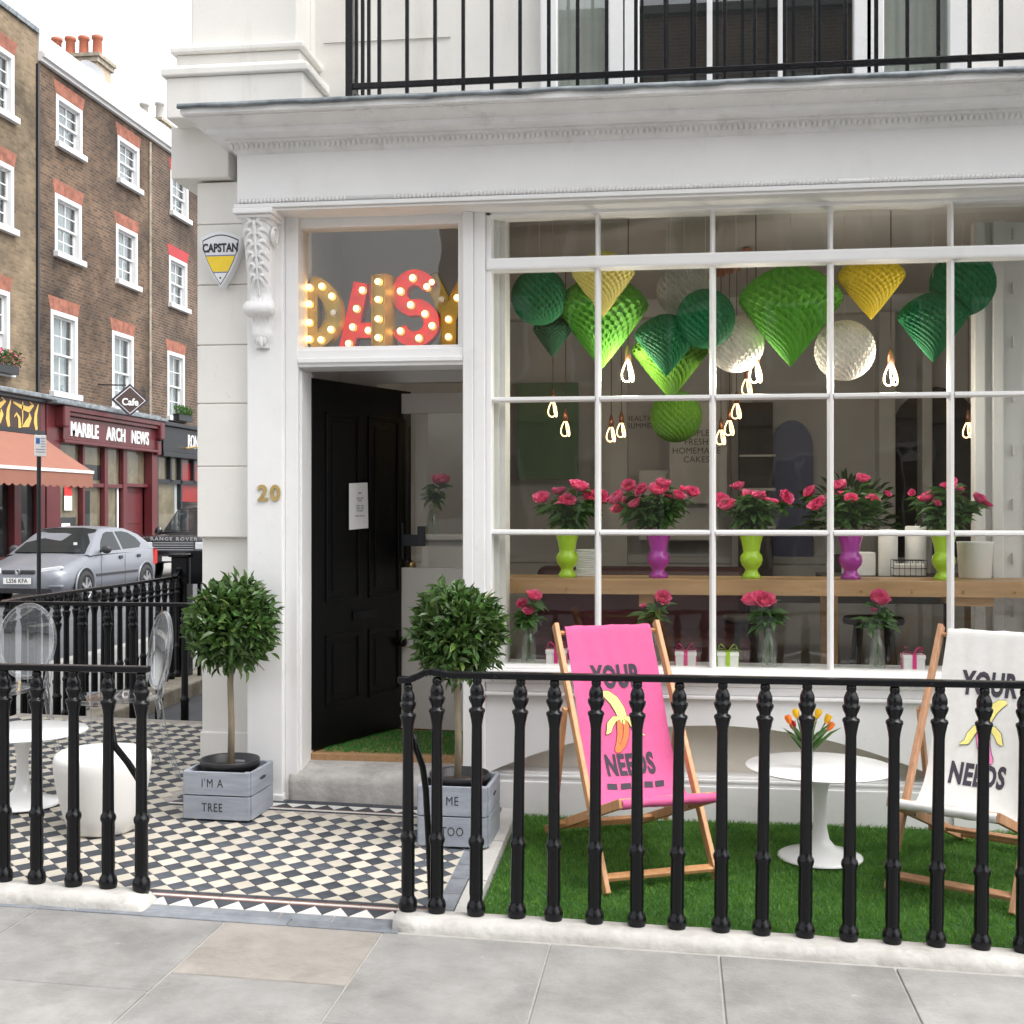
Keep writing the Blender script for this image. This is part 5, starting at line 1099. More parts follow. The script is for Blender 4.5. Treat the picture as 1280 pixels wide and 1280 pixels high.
# tulips in a small glass on the lawn table
t = thing('glass_tumbler', (.60, 5.86, .508), 'small clear glass on the lawn table', 'glass'); c = MB(); c.lathe([(.026, 0), (.028, .004), (.034, .125), (.032, .126), (.026, .012), (0, .01)], n=20, cap=False); c.build('glass_body', 'bottle', t, False, smooth=True)
t = thing('tulip_bunch', (.60, 5.86, .512), 'bunch of yellow and orange tulips in the glass on the lawn table', 'flowers'); g = random.Random(8); st = MB(); lf = MB()
for i, (dx, dz, m) in enumerate(((-.075, .20, 'tulip_orange'), (-.045, .225, 'tulip_yellow'), (.0, .235, 'tulip_yellow'), (.045, .225, 'tulip_yellow'), (.085, .20, 'tulip_yellow'), (-.055, .165, 'tulip_red'), (.09, .175, 'tulip_orange'), (.02, .20, 'tulip_yellow'))):
    dy = g.uniform(-.04, .03); st.tube([(dx * .1, dy * .1, .01), (dx * .4, dy * .4, .11), (dx, dy, dz)], .0032, 6); c = MB()
    for k in range(6):
        a = k * math.pi / 3; P = [[((.018 * math.sin(min(1, u * 1.4) * 1.7) * (.82 if k % 2 else 1)) * math.cos(a + v * .62), (.018 * math.sin(min(1, u * 1.4) * 1.7) * (.82 if k % 2 else 1)) * math.sin(a + v * .62) , u * .052 - .003 * abs(v)) for v in (-1, -.5, 0, .5, 1)] for u in (0, .2, .45, .7, .9, 1)]
        P[-1] = [tuple(Vector(p) * .5 + Vector(P[-1][2]) * .5) for p in P[-1]]; c.grid(P)
    o = c.build('flower', m, t, False, smooth=True); o.matrix_basis = T(dx, dy, dz - .005) @ Matrix.Rotation(dx * 5, 4, 'Y') @ Matrix.Scale(.92, 4)
    for k in range(2): leaf_patch(lf, (dx * .3, dy * .3, .07), (dx * 2 + g.uniform(-.25, .25), g.uniform(-.2, .2), .5), g.uniform(.13, .19), .026, g, .25)
st.build('stems', 'leaf_b', t, False, smooth=True); lf.build('leaves', 'leaf_b', t, False, fix=False)
# ================================================================ HOUSES ACROSS THE SIDE STREET (fronts on the plane X = -15.5, facing +X)
HX = -15.5
def sash(h, y0, y1, z0, z1, brickm, room_m='net_curtain', rows=3, colsn=2, arch='red_brick_arch'):
    wdt = y1 - y0; c = MB()
    c.box(HX - .16, HX + .012, y0, y0 + .13, z0, z1); c.box(HX - .16, HX + .012, y1 - .13, y1, z0, z1); c.box(HX - .16, HX + .012, y0 + .13, y1 - .13, z1 - .12, z1)
    o = c.build('window', 'house_white', h, bevel=.01)
    c = MB(); c.box(HX - .1, HX + .13, y0 - .06, y1 + .06, z0 - .15, z0 - .002); c.build('sill', 'house_white', o, bevel=.01)
    ya, yb, za, zb_ = y0 + .13, y1 - .13, z0, z1 - .12; zm = (za + zb_) / 2
    c = MB()
    for x, zlo, zhi in ((-.10, zm - .02, zb_), (-.15, za, zm + .025)):
        X = HX + x; c.box(X - .02, X + .02, ya, ya + .05, zlo, zhi); c.box(X - .02, X + .02, yb - .05, yb, zlo, zhi); c.box(X - .02, X + .02, ya + .05, yb - .05, zlo, zlo + .05); c.box(X - .02, X + .02, ya + .05, yb - .05, zhi - .05, zhi)
        for q in range(1, colsn): yy = ya + (yb - ya) * q / colsn; c.box(X - .014, X + .014, yy - .014, yy + .014, zlo + .05, zhi - .05)
        for q in range(1, max(1, rows - 1)): zz = zlo + (zhi - zlo) * q / max(1, rows - 1); c.box(X - .013, X + .013, ya + .05, yb - .05, zz - .014, zz + .014)
    c.build('sash', 'house_white', o)
    c = MB(); c.box(HX - .112, HX - .108, ya, yb, zm, zb_); c.box(HX - .162, HX - .158, ya, yb, za, zm); c.build('pane', 'house_pane', o)
    c = MB(); c.box(HX - .30, HX - .25, ya, yb, za, zb_); c.build('curtain', room_m, o)
    if arch: c = MB(); c.ext([(y0 - .02, z1 + .003), (y1 + .02, z1 + .003), (y1 + .14, z1 + .34), (y0 - .14, z1 + .34)], lambda a, z, d: (d, a, z), HX - .05, HX + .004); c.build('brick_arch', arch, o)
def house(name, y0, y1, ztop, m, lab, wins, **kw):
    h = thing(name, (HX, (y0 + y1) / 2, .07), lab, 'house', 'brick houses across the side street'); ys = sorted(set([y0, y1] + [v for w_ in wins for v in w_[:2]])); zs_ = sorted(set([4.2, ztop] + [v for w_ in wins for v in w_[2:4]]))
    c = MB()
    for i in range(len(ys) - 1):
        for j in range(len(zs_) - 1):
            ym, zm = (ys[i] + ys[i + 1]) / 2, (zs_[j] + zs_[j + 1]) / 2
            if any(w_[0] < ym < w_[1] and w_[2] < zm < w_[3] for w_ in wins): continue
            c.box(HX - .4, HX, ys[i], ys[i + 1], zs_[j], zs_[j + 1])
    c.box(HX - 8, HX - .41, y0, y1, 0, ztop - .3); bm_ = c.mesh('wall', m, fix=False)
    put('wall', bm_, h, True)
    for w_ in wins: sash(h, *w_[:4], m, **(w_[4] if len(w_) > 4 else {}))
    return h
h1 = house('brick_house', 22.0, 28.58, 13.35, 'brick_yellow', 'yellow-brown brick house with the terracotta shop awning at the left edge', [(25.9, 27.5, 10.95, 12.42), (25.9, 27.48, 8.3, 9.78), (25.8, 27.3, 4.95, 6.8), (23.0, 24.4, 10.95, 12.42), (23.0, 24.4, 8.3, 9.78), (23.0, 24.4, 4.95, 6.8)])
c = MB(); c.box(HX - .4, HX + .06, 22, 28.57, 13.352, 13.47); c.build('parapet_coping', 'lead', h1)
c = MB(); c.box(HX, HX + .06, 28.50, 28.58, 4.4, 12.6); c.build('drain_pipe', 'shop_black', h1)
h2 = house('brick_house', 28.585, 35.15, 12.70, 'brick_brown', 'sooty brown brick house above the maroon newsagent', [(29.49, 30.89, 11.0, 12.2), (32.97, 34.38, 11.0, 12.2), (29.43, 30.85, 8.22, 9.69), (32.87, 34.27, 8.16, 9.70), (29.22, 30.63, 4.68, 6.72, dict(rows=3, arch='red_brick_arch')), (32.63, 34.0, 4.55, 6.68, dict(rows=3))])
h3 = house('brick_house', 35.155, 41.5, 12.70, 'brick_dark', 'dark brick house with painted red window heads above the black shop', [(36.63, 38.05, 10.96, 12.22, dict(arch='red_paint')), (36.52, 37.95, 8.10, 9.56, dict(arch='red_paint')), (36.40, 37.75, 4.60, 6.60, dict(arch='red_brick_arch')), (39.3, 40.6, 8.10, 9.56), (39.3, 40.6, 4.6, 6.6)])
for hh, y0, y1 in ((h2, 28.60, 35.15), (h3, 35.155, 41.5)):
    c = MB(); c.box(HX - .3, HX + .10, y0, y1, 12.705, 12.80); c.box(HX - .3, HX + .18, y0, y1, 12.80, 12.90); c.box(HX - .3, HX + .13, y0, y1, 12.90, 12.94); c.box(HX - .3, HX + .04, y0, y1, 12.94, 13.42); c.build('parapet_cornice', 'house_white', hh)
def chimney(hh, x0, x1, y, z0, z1, pots, pm, m):
    c = MB(); c.box(x0, x1, y - .45, y + .45, z0, z1); o = c.build('chimney', m, hh)
    c = MB(); c.box(x0 - .07, x1 + .07, y - .52, y + .52, z1 + .001, z1 + .14); c.box(x0 - .12, x1 + .12, y - .57, y + .57, z1 + .14, z1 + .24); c.build('chimney_cap', 'old_stone', o)
    for i in range(pots): xx = x0 + .2 + (x1 - x0 - .4) * i / max(1, pots - 1); c = MB(); c.lathe([(.15, 0), (.14, .05), (.125, .55), (.16, .58), (.16, .66), (.12, .68), (.11, .6)], (xx, y, z1 + .24), 14); c.build('chimney_pot', pm, o, smooth=True)
chimney(h2, -18.4, -16.35, 33.9, 12, 14.45, 5, 'terracotta', 'chimney_stone'); chimney(h3, -18.6, -17.1, 40.0, 12, 14.55, 3, 'kerb_stone', 'chimney_stone')
c = MB(); c.lathe([(0, 0), (.25, .03), (.4, .12), (.41, .12), (.25, .05), (0, .02)], (0, 0, 0), 20, cap=False); dish = c.build('satellite_dish', 'grey_dish', h2); dish.matrix_basis = T(-16.15, 32.6, 13.75) @ Matrix.Rotation(R(65), 4, 'Y') @ Matrix.Rotation(R(30), 4, 'X')
c = MB(); c.box(HX + .01, HX + .06, 35.02, 35.1, 4.4, 12.6); c.build('drain_pipe', 'old_stone', h3)
# ---- shopfronts (parts of their houses)
def part(h, name, m, *bx, bevel=0, p=None):
    for q in bx: c = MB(); c.box(*q); o = c.build(name, m, p or h, bevel=bevel)
    return o
# newsagent, maroon
y0, y1 = 29.05, 35.12
sf = bpy.data.objects.new('shopfront', None); col.objects.link(sf); sf.parent = h2; sf.matrix_parent_inverse = W(h2).inverted()
part(h2, 'fascia', 'maroon', (HX, HX + .30, y0 + .25, y1 - .25, 3.46, 4.06), (HX, HX + .36, y0 + .2, y1 - .2, 3.38, 3.455), (HX, HX + .40, y0 + .2, y1 - .2, 4.065, 4.16), (HX, HX + .46, y0, y1, 4.165, 4.30), p=sf, bevel=.015)
part(h2, 'lead_flashing', 'lead', (HX, HX + .52, 28.6, y1 + .15, 4.305, 4.40), (HX, HX + .30, 28.6, y1 + .15, 4.40, 4.48), p=sf, bevel=.02)
part(h2, 'end_bracket', 'maroon', (HX, HX + .48, y0 - .02, y0 + .28, 3.75, 4.30), (HX, HX + .48, y1 - .28, y1 + .02, 3.75, 4.30), (HX, HX + .38, y1 - .27, y1, 3.3, 3.75), p=sf, bevel=.05)
part(h2, 'pilaster', 'maroon', (HX, HX + .22, 28.62, y0 + .26, .07, 4.30), (HX, HX + .25, y1 - .40, y1, .07, 3.74), p=sf, bevel=.01)
part(h2, 'pilaster', 'maroon', (HX, HX + .14, 31.9, 32.1, .07, 3.38), (HX, HX + .14, 33.05, 33.3, .07, 3.38), (HX, HX + .14, 30.65, 30.77, .07, 3.38), (HX, HX + .12, 33.3, 34.75, 2.35, 2.45), (HX, HX + .12, 30.0, 33.05, 2.30, 2.40), p=sf, bevel=.01)
part(h2, 'stall_riser', 'maroon', (HX, HX + .10, 29.3, 32.0, .07, .85), p=sf); dd = part(h2, 'shop_door', 'maroon', (HX - .1, HX - .04, 33.35, 34.7, .07, 2.35), p=sf); 
part(h2, 'door_panel', 'maroon', (HX - .04, HX - .02, 33.55, 34.5, .3, 1.1), (HX - .04, HX - .02, 33.55, 34.5, 1.3, 2.15), p=sf, bevel=.01)
for a, b_, z0, z1 in ((29.3, 30.65, .85, 3.38), (30.77, 31.9, .85, 2.30), (30.77, 31.9, 2.40, 3.38), (32.1, 33.05, .3, 2.30), (32.1, 33.05, 2.40, 3.38), (33.3, 34.75, 2.45, 3.38)): part(h2, 'shop_pane', 'house_pane', (HX + .02, HX + .03, a, b_, z0, z1), p=sf)
part(h2, 'shop_interior', 'warm_room', (HX - .02, HX - .01, 29.3, 33.1, .3, 3.38), (HX - .02, HX - .01, 33.3, 34.75, 2.45, 3.38), p=sf)
part(h2, 'interior_shelf', 'dark_room', (HX - .005, HX + .01, 29.5, 30.5, .9, 1.5), (HX - .005, HX + .01, 31.0, 31.3, 1.0, 2.2), (HX - .005, HX + .01, 30.9, 31.9, 2.5, 2.9), p=sf)
part(h2, 'poster', 'red_print', (HX + .035, HX + .04, 29.85, 30.25, 2.05, 2.30), p=sf); part(h2, 'poster', 'paper', (HX + .035, HX + .04, 29.85, 30.25, 1.68, 2.05), (HX + .035, HX + .04, 29.7, 30.15, 1.0, 1.35), (HX + .035, HX + .04, 32.85, 32.95, .9, 2.3), p=sf)
for kk, yy in (('marble', 30.38), ('arch', 32.20), ('news', 33.72)): text(kk, 'lettering', 'letter_white', sf, W(sf).inverted() @ T(HX + .305, yy, 3.73) @ FACE_X)
# left shop with awning
s1 = bpy.data.objects.new('shopfront', None); col.objects.link(s1); s1.parent = h1; s1.matrix_parent_inverse = W(h1).inverted()
part(h1, 'fascia', 'sign_brown', (HX, HX + .22, 22.1, 28.3, 3.60, 4.30), p=s1); part(h1, 'fascia_frame', 'shop_black', (HX, HX + .30, 22, 28.4, 3.50, 3.60), (HX, HX + .30, 22, 28.5, 4.30, 4.38), p=s1); part(h1, 'lead_flashing', 'lead', (HX, HX + .4, 22, 28.6, 4.385, 4.50), p=s1, bevel=.02)
c = MB()
def scroll(pts, wds):
    V = []; F = []; n = len(pts)
    for i, (a, z) in enumerate(pts):
        d = Vector(pts[min(n - 1, i + 1)]) - Vector(pts[max(0, i - 1)]); d.normalize(); q = Vector((-d.y, d.x)) * wds[i] / 2; V += [(HX + .228, a + q.x, z + q.y), (HX + .228, a - q.x, z - q.y)]
    c.add(V, [(2 * i, 2 * i + 1, 2 * i + 3, 2 * i + 2) for i in range(n - 1)])
for k in range(5):
    o = 28.2 - k * 1.25
    scroll([(o - .08, 3.62), (o - .14, 3.8), (o - .12, 4.0), (o - .02, 4.2), (o, 4.25)], [.10, .16, .12, .06, .02]); scroll([(o - .75, 3.65), (o - .5, 3.75), (o - .38, 3.9), (o - .42, 4.0)], [.02, .20, .14, .03]); scroll([(o - 1.15, 4.2), (o - .8, 4.12), (o - .45, 4.08), (o - .25, 4.2), (o - .4, 4.27)], [.04, .10, .14, .10, .03]); scroll([(o - .85, 3.62), (o - .88, 3.85), (o - 1.0, 3.95), (o - 1.1, 3.86)], [.14, .10, .06, .04]); scroll([(o - .72, 4.25), (o - .74, 4.1), (o - .72, 3.9), (o - .75, 3.7)], [.04, .05, .05, .03])
c.build('gilt_scrollwork', 'sign_gold', s1, fix=False)
aw = bpy.data.objects.new('awning', None); col.objects.link(aw); aw.parent = h1; aw.matrix_parent_inverse = W(h1).inverted()
P = [[(HX + .25 + 1.36 * u, y, 3.52 - .90 * u - .03 * math.sin(u * math.pi)) for y in (22, 24, 26, 27.3, 28.2)] for u in [k / 8 for k in range(9)]]
c = MB(); c.grid(P); c.grid([[(p[0], p[1], p[2] - .012) for p in r_] for r_ in P]); c.build('canopy', 'awning', aw)
c = MB(); c.box(HX + 1.56, HX + 1.64, 22, 28.22, 2.56, 2.63); c.build('front_bar', 'inner_white', aw)
ys = [22 + .05 * i for i in range(125)]; P = [[(HX + 1.61 + q * .006, y, 2.56) for y in ys] if k == 0 else [(HX + 1.61 + q * .006, y, 2.27 - .06 * abs(math.sin((y - 22) * math.pi / .32))) for y in ys] for q in (0,) for k in (0, 1)]
c = MB(); c.grid(P); c.grid([[(p[0] + .008, p[1], p[2]) for p in r_] for r_ in P]); c.build('valance', 'awning', aw)
part(h1, 'pilaster', 'maroon', (HX, HX + .18, 27.2, 27.5, .07, 3.5), (HX, HX + .2, 28.35, 28.58, .07, 4.3), p=s1); part(h1, 'shop_interior', 'dark_room', (HX - .05, HX - .02, 22, 28.4, .07, 3.5), p=s1); part(h1, 'shop_pane', 'house_pane', (HX + .02, HX + .03, 22, 27.2, .6, 3.5), (HX + .02, HX + .03, 27.5, 28.35, .3, 3.5), p=s1); part(h1, 'stall_riser', 'maroon', (HX, HX + .1, 22, 27.2, .07, .6), p=s1)
# window box on the left house
t = thing('window_box', (HX + .2, 26.7, 4.83), 'planter of red flowers on the first-floor sill of the left house', 'window box'); c = MB(); c.box(-.08, .12, -.45, .45, 0, .2); c.build('trough', 'shop_black', t, False); lf = MB(); g = random.Random(4)
for i in range(260): lf.cm = 1 if i % 4 == 0 else 0; leaf_patch(lf, (g.uniform(-.08, .14), g.uniform(-.5, .55), .18 + g.random() * .32), (g.uniform(-.3, 1), g.uniform(-1, 1), g.uniform(-.2, 1)), .12, .06, g)
lf.build('plants', ['leaf_b', 'petal'], t, False, fix=False)
t = thing('window_box', (HX + .2, 37.1, 4.46), 'planter of green leaves on the first-floor sill above the black shop', 'window box'); c = MB(); c.box(-.08, .12, -.55, .55, 0, .2); c.build('trough', 'shop_black', t, False); lf = MB()
for i in range(240): leaf_patch(lf, (g.uniform(-.08, .14), g.uniform(-.55, .55), .18 + g.random() * .25), (g.uniform(-.3, 1), g.uniform(-1, 1), g.uniform(0, 1)), .13, .05, g)
lf.build('plants', 'leaf_b', t, False, fix=False)
# right shop, black
s3 = bpy.data.objects.new('shopfront', None); col.objects.link(s3); s3.parent = h3; s3.matrix_parent_inverse = W(h3).inverted()
part(h3, 'fascia', 'shop_black', (HX, HX + .28, 35.45, 41.4, 3.45, 4.22), (HX, HX + .36, 35.3, 41.4, 3.30, 3.44), (HX, HX + .40, 35.3, 41.4, 4.225, 4.34), p=s3, bevel=.012)
part(h3, 'mullion', 'shop_black', (HX, HX + .14, 35.2, 35.42, .07, 3.30), (HX, HX + .12, 36.35, 36.47, 2.55, 3.3), (HX, HX + .12, 37.15, 37.27, .3, 3.3), (HX, HX + .12, 38.2, 38.32, 2.55, 3.3), (HX, HX + .12, 35.4, 41, 2.50, 2.62), (HX, HX + .12, 39.2, 39.35, .07, 3.3), (HX, HX + .10, 35.4, 41, .07, .5), p=s3)
part(h3, 'shop_pane', 'house_pane', (HX + .02, HX + .03, 35.42, 37.15, .5, 2.5), (HX + .02, HX + .03, 37.27, 39.2, .5, 2.5), (HX + .02, HX + .03, 35.42, 39.2, 2.62, 3.3), p=s3); part(h3, 'shop_interior', 'warm_room', (HX - .05, HX - .02, 35.4, 37.2, .5, 3.3), p=s3)
part(h3, 'display', 'paper', (HX - .015, HX + .005, 37.3, 39, .6, 1.6), (HX - .015, HX + .005, 36.95, 37.12, .5, 2.5), p=s3); part(h3, 'display', 'red_print', (HX - .015, HX + .005, 37.3, 39.1, 1.95, 3.2), p=s3)
text('ronen', 'lettering', 'letter_white', s3, W(s3).inverted() @ T(HX + .285, 37.95, 3.82) @ FACE_X); c = MB(); c.tube([(HX + .28, 37.2, 3.62), (HX + .55, 37.3, 3.66), (HX + .6, 37.7, 3.66)], .03, 8); c.build('sign_lamp', 'gold_leaf', s3)
# hanging cafe sign
t = thing('hanging_sign', (HX + .5, 31.9, 4.65), 'dark diamond-shaped hanging sign reading Cafe above the newsagent', 'sign'); rt = math.sqrt(.5)
def diam(s, y0_, y1_, m, nm): c = MB(); c.ext([(0, -s), (s * 1.12, 0), (0, s), (-s * 1.12, 0)], lambda a, z, d: (a, d, z), y0_, y1_); return c.build(nm, m, t, False)
tm = T(HX + .85, 31.9, 4.66) @ Matrix.Rotation(R(38), 4, 'Z'); t.matrix_basis = tm
diam(.44, -.03, .03, 'print_black', 'board'); diam(.37, -.034, -.031, 'letter_white', 'border'); diam(.35, -.038, -.035, 'sign_brown', 'face'); text('cafe', 'lettering', 'letter_white', t, T(0, -.045, -.06) @ FACE_Y @ Matrix.Scale(.78, 4))
c = MB(); c.tube([(-.1, 0, .40), (-.75, .45, .42)], .02, 6); c.build('bracket', 'shop_black', t, False)
# railing outside the newsagent
t = thing('area_railing', (-14.6, 31.6, .07), 'low black spiked railing outside the newsagent', 'railing'); c = MB(); c.box(-.02, .02, -1.5, 1.7, .78, .82); c.box(-.02, .02, -1.5, 1.7, .12, .15); c.build('rail', 'shop_black', t, False)
for i in range(17): c = MB(); c.tube([(0, -1.45 + i * .19, 0), (0, -1.45 + i * .19, .86), (0, -1.45 + i * .19, .96)], [.018, .018, .004], 6); c.build('spike', 'shop_black', t, False)
# parking sign on a black pole
t = thing('parking_sign', (-7.0, 12.87, .09), 'black pole with a small white parking plate on the side pavement', 'sign'); c = MB(); c.tube([(0, 0, 0), (0, 0, 2.39)], .022, 12); c.build('pole', 'shop_black', t, False)
c = MB(); c.box(.024, .036, -.06, .065, 2.16, 2.38); pl = c.build('plate', 'paper', t, False, bevel=.01); t.matrix_basis = T(-6.52, 12.05, .088) @ Matrix.Rotation(R(-40), 4, 'Z')
c = MB(); c.box(.0365, .038, -.045, -.005, 2.29, 2.35)
c.build('pictogram', 'blue_print', pl, False); c = MB()
for q in range(6): c.box(.0365, .038, .005 if q < 4 else -.045, .052, 2.342 - q * .028, 2.349 - q * .028)
c.build('print_lines', 'band_blue', pl, False)

# ================================================================ PARKED CARS
def wheel(t, x, y, r, side, spokes=6):
    o = bpy.data.objects.new('wheel', None); col.objects.link(o); o.parent = t; o.matrix_basis = T(x, y, r) @ Matrix.Rotation(R(90) * side, 4, 'Y')
    c = MB(); c.lathe([(r * .66, -.09), (r * .95, -.09), (r, -.06), (r, .06), (r * .96, .09), (r * .68, .095), (r * .66, .08)], n=28, cap=False); c.build('tyre', 'rubber', o, False, smooth=True)
    c = MB(); c.lathe([(r * .67, .085), (r * .62, .075), (r * .60, .03), (0, .03)], n=28, cap=False)
    for k in range(spokes): a = k * 2 * math.pi / spokes; c.bar((.05 * math.cos(a), .05 * math.sin(a), .07), (r * .62 * math.cos(a), r * .62 * math.sin(a), .07), .06, .03, (0, 0, 1))
    c.lathe([(.0, .085), (.055, .08), (.06, .04)], n=14, cap=False); c.build('rim', 'alloy', o, False)
def loft(c, secs):
    P = [[(x, y, z) for x, z in [(-a, b_) for a, b_ in s] + [(a, b_) for a, b_ in s[::-1]]] for y, s in secs]; c.grid(P)
def car_body(t, L_, sec, paint):
    c = MB(); loft(c, sec); P = sec[0]; Q = sec[-1]
    for y, s in (sec[0], sec[-1]): c.add([(-a, y, b_) for a, b_ in s] + [(a, y, b_) for a, b_ in s[::-1]], [tuple(range(2 * len(s)))])
    return c.build('body', paint, t, False, smooth=True)
# silver hatchback; local y runs from the nose (0) to the tail, nose towards the camera
car = thing('parked_car', (-11.62, 20.75, -.045), 'silver five-door hatchback parked across the side street', 'car', 'parked cars')
def S_(w_, top, crown, sill=.20, sh=.60): return [(w_ * .80, sill), (w_ * .96, sill + .06), (w_, .42), (w_ * 1.0, sh), (w_ * .975, top - .07), (w_ * .93, top - .02), (w_ * .80, top + crown * .3), (w_ * .4, top + crown * .85), (0, top + crown)]
secs = [(0.0, S_(.56, .56, .02, .30, .48)), (.04, S_(.68, .62, .02, .24, .5)), (.12, S_(.77, .66, .03, .21)), (.30, S_(.82, .70, .05)), (.60, S_(.845, .78, .06)), (.95, S_(.855, .86, .05)), (1.2, S_(.86, .91, .03)), (1.6, S_(.86, .92, .0)), (2.6, S_(.86, .94, .0)), (3.4, S_(.86, .965, .0)), (3.85, S_(.84, .985, .0)), (4.05, S_(.79, .96, .0, .24)), (4.13, S_(.70, .80, .0, .30))]
car_body(car, 4.13, secs, 'silver_paint')
def gh(zlo, zhi, wlo, whi, y_): return y_
G = [(1.08, .89, .72, .895), (1.35, 1.06, .68, 1.06), (1.70, 1.27, .62, 1.275), (1.98, 1.365, .575, 1.385), (2.5, 1.385, .575, 1.42), (3.05, 1.355, .57, 1.395), (3.5, 1.245, .58, 1.275), (3.85, 1.05, .62, 1.065), (3.98, .965, .66, .97)]
def hwid(z): return .815 - (z - .92) / .46 * .225
c = MB(); P = []
for y_, zs_, wt, zc_ in G:
    base = .90 if y_ < 3.4 else .94
    row = [(hwid(base) if zs_ > .97 else hwid(zs_), min(base, zs_ - .005)), (hwid((base + zs_) / 2) if zs_ > .97 else hwid(zs_), (base + zs_) / 2 if zs_ > base else zs_ - .003), (hwid(zs_) - .005, zs_ - .01), (hwid(zs_) - .05, zs_ + .012), (wt * .55, zc_), (0, zc_ + .006)]
    P.append((y_, row))
loft(c, P); c.build('cabin', 'silver_paint', car, False, smooth=True)
def side_glass(pts, name='side_window'):
    for s in (-1, 1):
        c = MB(); c.ext(pts, lambda y_, z, d: (s * (hwid(z) + d), y_, z), -.01, .006); c.build(name, 'car_glass', car, False)
side_glass([(1.52, .955), (2.42, .965), (2.40, 1.31), (2.15, 1.315), (1.98, 1.28), (1.72, 1.13)]); side_glass([(2.52, .97), (3.28, .985), (3.42, 1.06), (3.30, 1.18), (3.05, 1.28), (2.80, 1.315), (2.52, 1.315)])
c = MB(); c.add([(-.70, 1.13, .925), (.70, 1.13, .925), (.56, 1.90, 1.345), (.28, 1.915, 1.378), (-.28, 1.915, 1.378), (-.56, 1.90, 1.345)], [(0, 1, 2, 3, 4, 5)]); c.add([(-.70, 1.13, .91), (.70, 1.13, .91), (.57, 1.90, 1.325), (-.57, 1.90, 1.325)], [(3, 2, 1, 0)])
ws = c.build('windscreen', 'car_glass', car, False); ws.matrix_basis = T(0, -.02, .02)
c = MB(); c.box(.40, .47, 1.35, 1.36, 1.06, 1.11); 
o = c.build('tax_disc', 'paper', ws, False); o.matrix_basis = T(0, -.07, .0)
c = MB(); c.add([(-.55, 3.52, 1.27), (.55, 3.52, 1.27), (.60, 3.93, 1.02), (-.60, 3.93, 1.02)], [(0, 1, 2, 3)]); o = c.build('rear_window', 'car_glass', car, False); o.matrix_basis = T(0, .03, .02)
for y_ in (.82, 3.44):
    for s in (-1, 1):
        c = MB(); c.lathe([(.355, -.02), (.355, .006), (0, .006)], n=28, cap=False); o = c.build('wheel_arch', 'rubber', car, False); o.matrix_basis = T(s * .855, y_, .315) @ Matrix.Rotation(R(90) * s, 4, 'Y')
        c = MB(); c.tube([(s * .86, y_ + .365 * math.cos(a * math.pi / 16), .315 + .365 * math.sin(a * math.pi / 16)) for a in range(-2, 19)], .022, 6); c.build('arch_lip', 'silver_paint', car, False, smooth=True)
        wheel(car, s * .80, y_, .305, s)
for s in (-1, 1):
    c = MB(); c.ext([(.33, .60), (.66, .625), (.745, .70), (.70, .735), (.40, .69)], lambda a, z, d: (s * a, d - (a - .33) * -.38 + .0, z), .015, .10); c.build('headlight', 'headlamp', car, False, bevel=.01)
    c = MB(); c.ball((s * .93, 1.52, .99), .11, 10, 8, (.95, .6, .72)); c.bar((s * .80, 1.54, .96), (s * .9, 1.52, .97), .05, .04); c.build('door_mirror', 'trim', car, False, smooth=True)
    c = MB(); c.box(s * .862 - .012, s * .862 + .012, 1.25, 3.05, .50, .545); c.build('side_moulding', 'trim', car, False, bevel=.005)
    for y_ in (2.30, 3.12): c = MB(); c.box(s * .855 - .014, s * .855 + .014, y_ - .07, y_ + .07, .79, .85); c.build('door_handle', 'trim', car, False, bevel=.01)
    for y_ in (1.46, 2.47): c = MB(); c.box(s * .8605 - .0015, s * .8605 + .0015, y_, y_ + .008, .30, .90); c.build('door_gap', 'rubber', car, False)
    c = MB(); c.ext([(3.86, .62), (4.06, .62), (4.06, .90), (3.96, .93)], lambda y_, z, d: (s * d, y_, z), .70, .835); c.build('tail_light', 'rear_red', car, False)
c = MB(); c.box(-.31, .31, -.012, .05, .60, .665); c.build('grille', 'trim', car, False, bevel=.01); c = MB(); c.tube([(-.04, -.02, .655), (0, -.02, .61), (.04, -.02, .655)], .008, 6); c.tube([(.045 * math.cos(a * .5236), -.02, .635 + .045 * math.sin(a * .5236)) for a in range(12)], .006, 6, True); c.build('badge', 'alloy', car, False)
c = MB(); c.box(-.62, .62, -.02, .06, .25, .34); c.build('lower_intake', 'rubber', car, False, bevel=.01); c = MB(); c.box(-.80, .80, .005, .14, .36, .40); c.build('bumper_strip', 'silver_paint', car, False, bevel=.01)
c = MB(); c.box(-.26, .26, -.045, -.03, .42, .53); pl = c.build('number_plate', 'plate_white', car, False); text('plate', 'plate_lettering', 'print_black', pl, T(0, -.047, .475) @ FACE_Y @ Matrix.Scale(.92, 4))
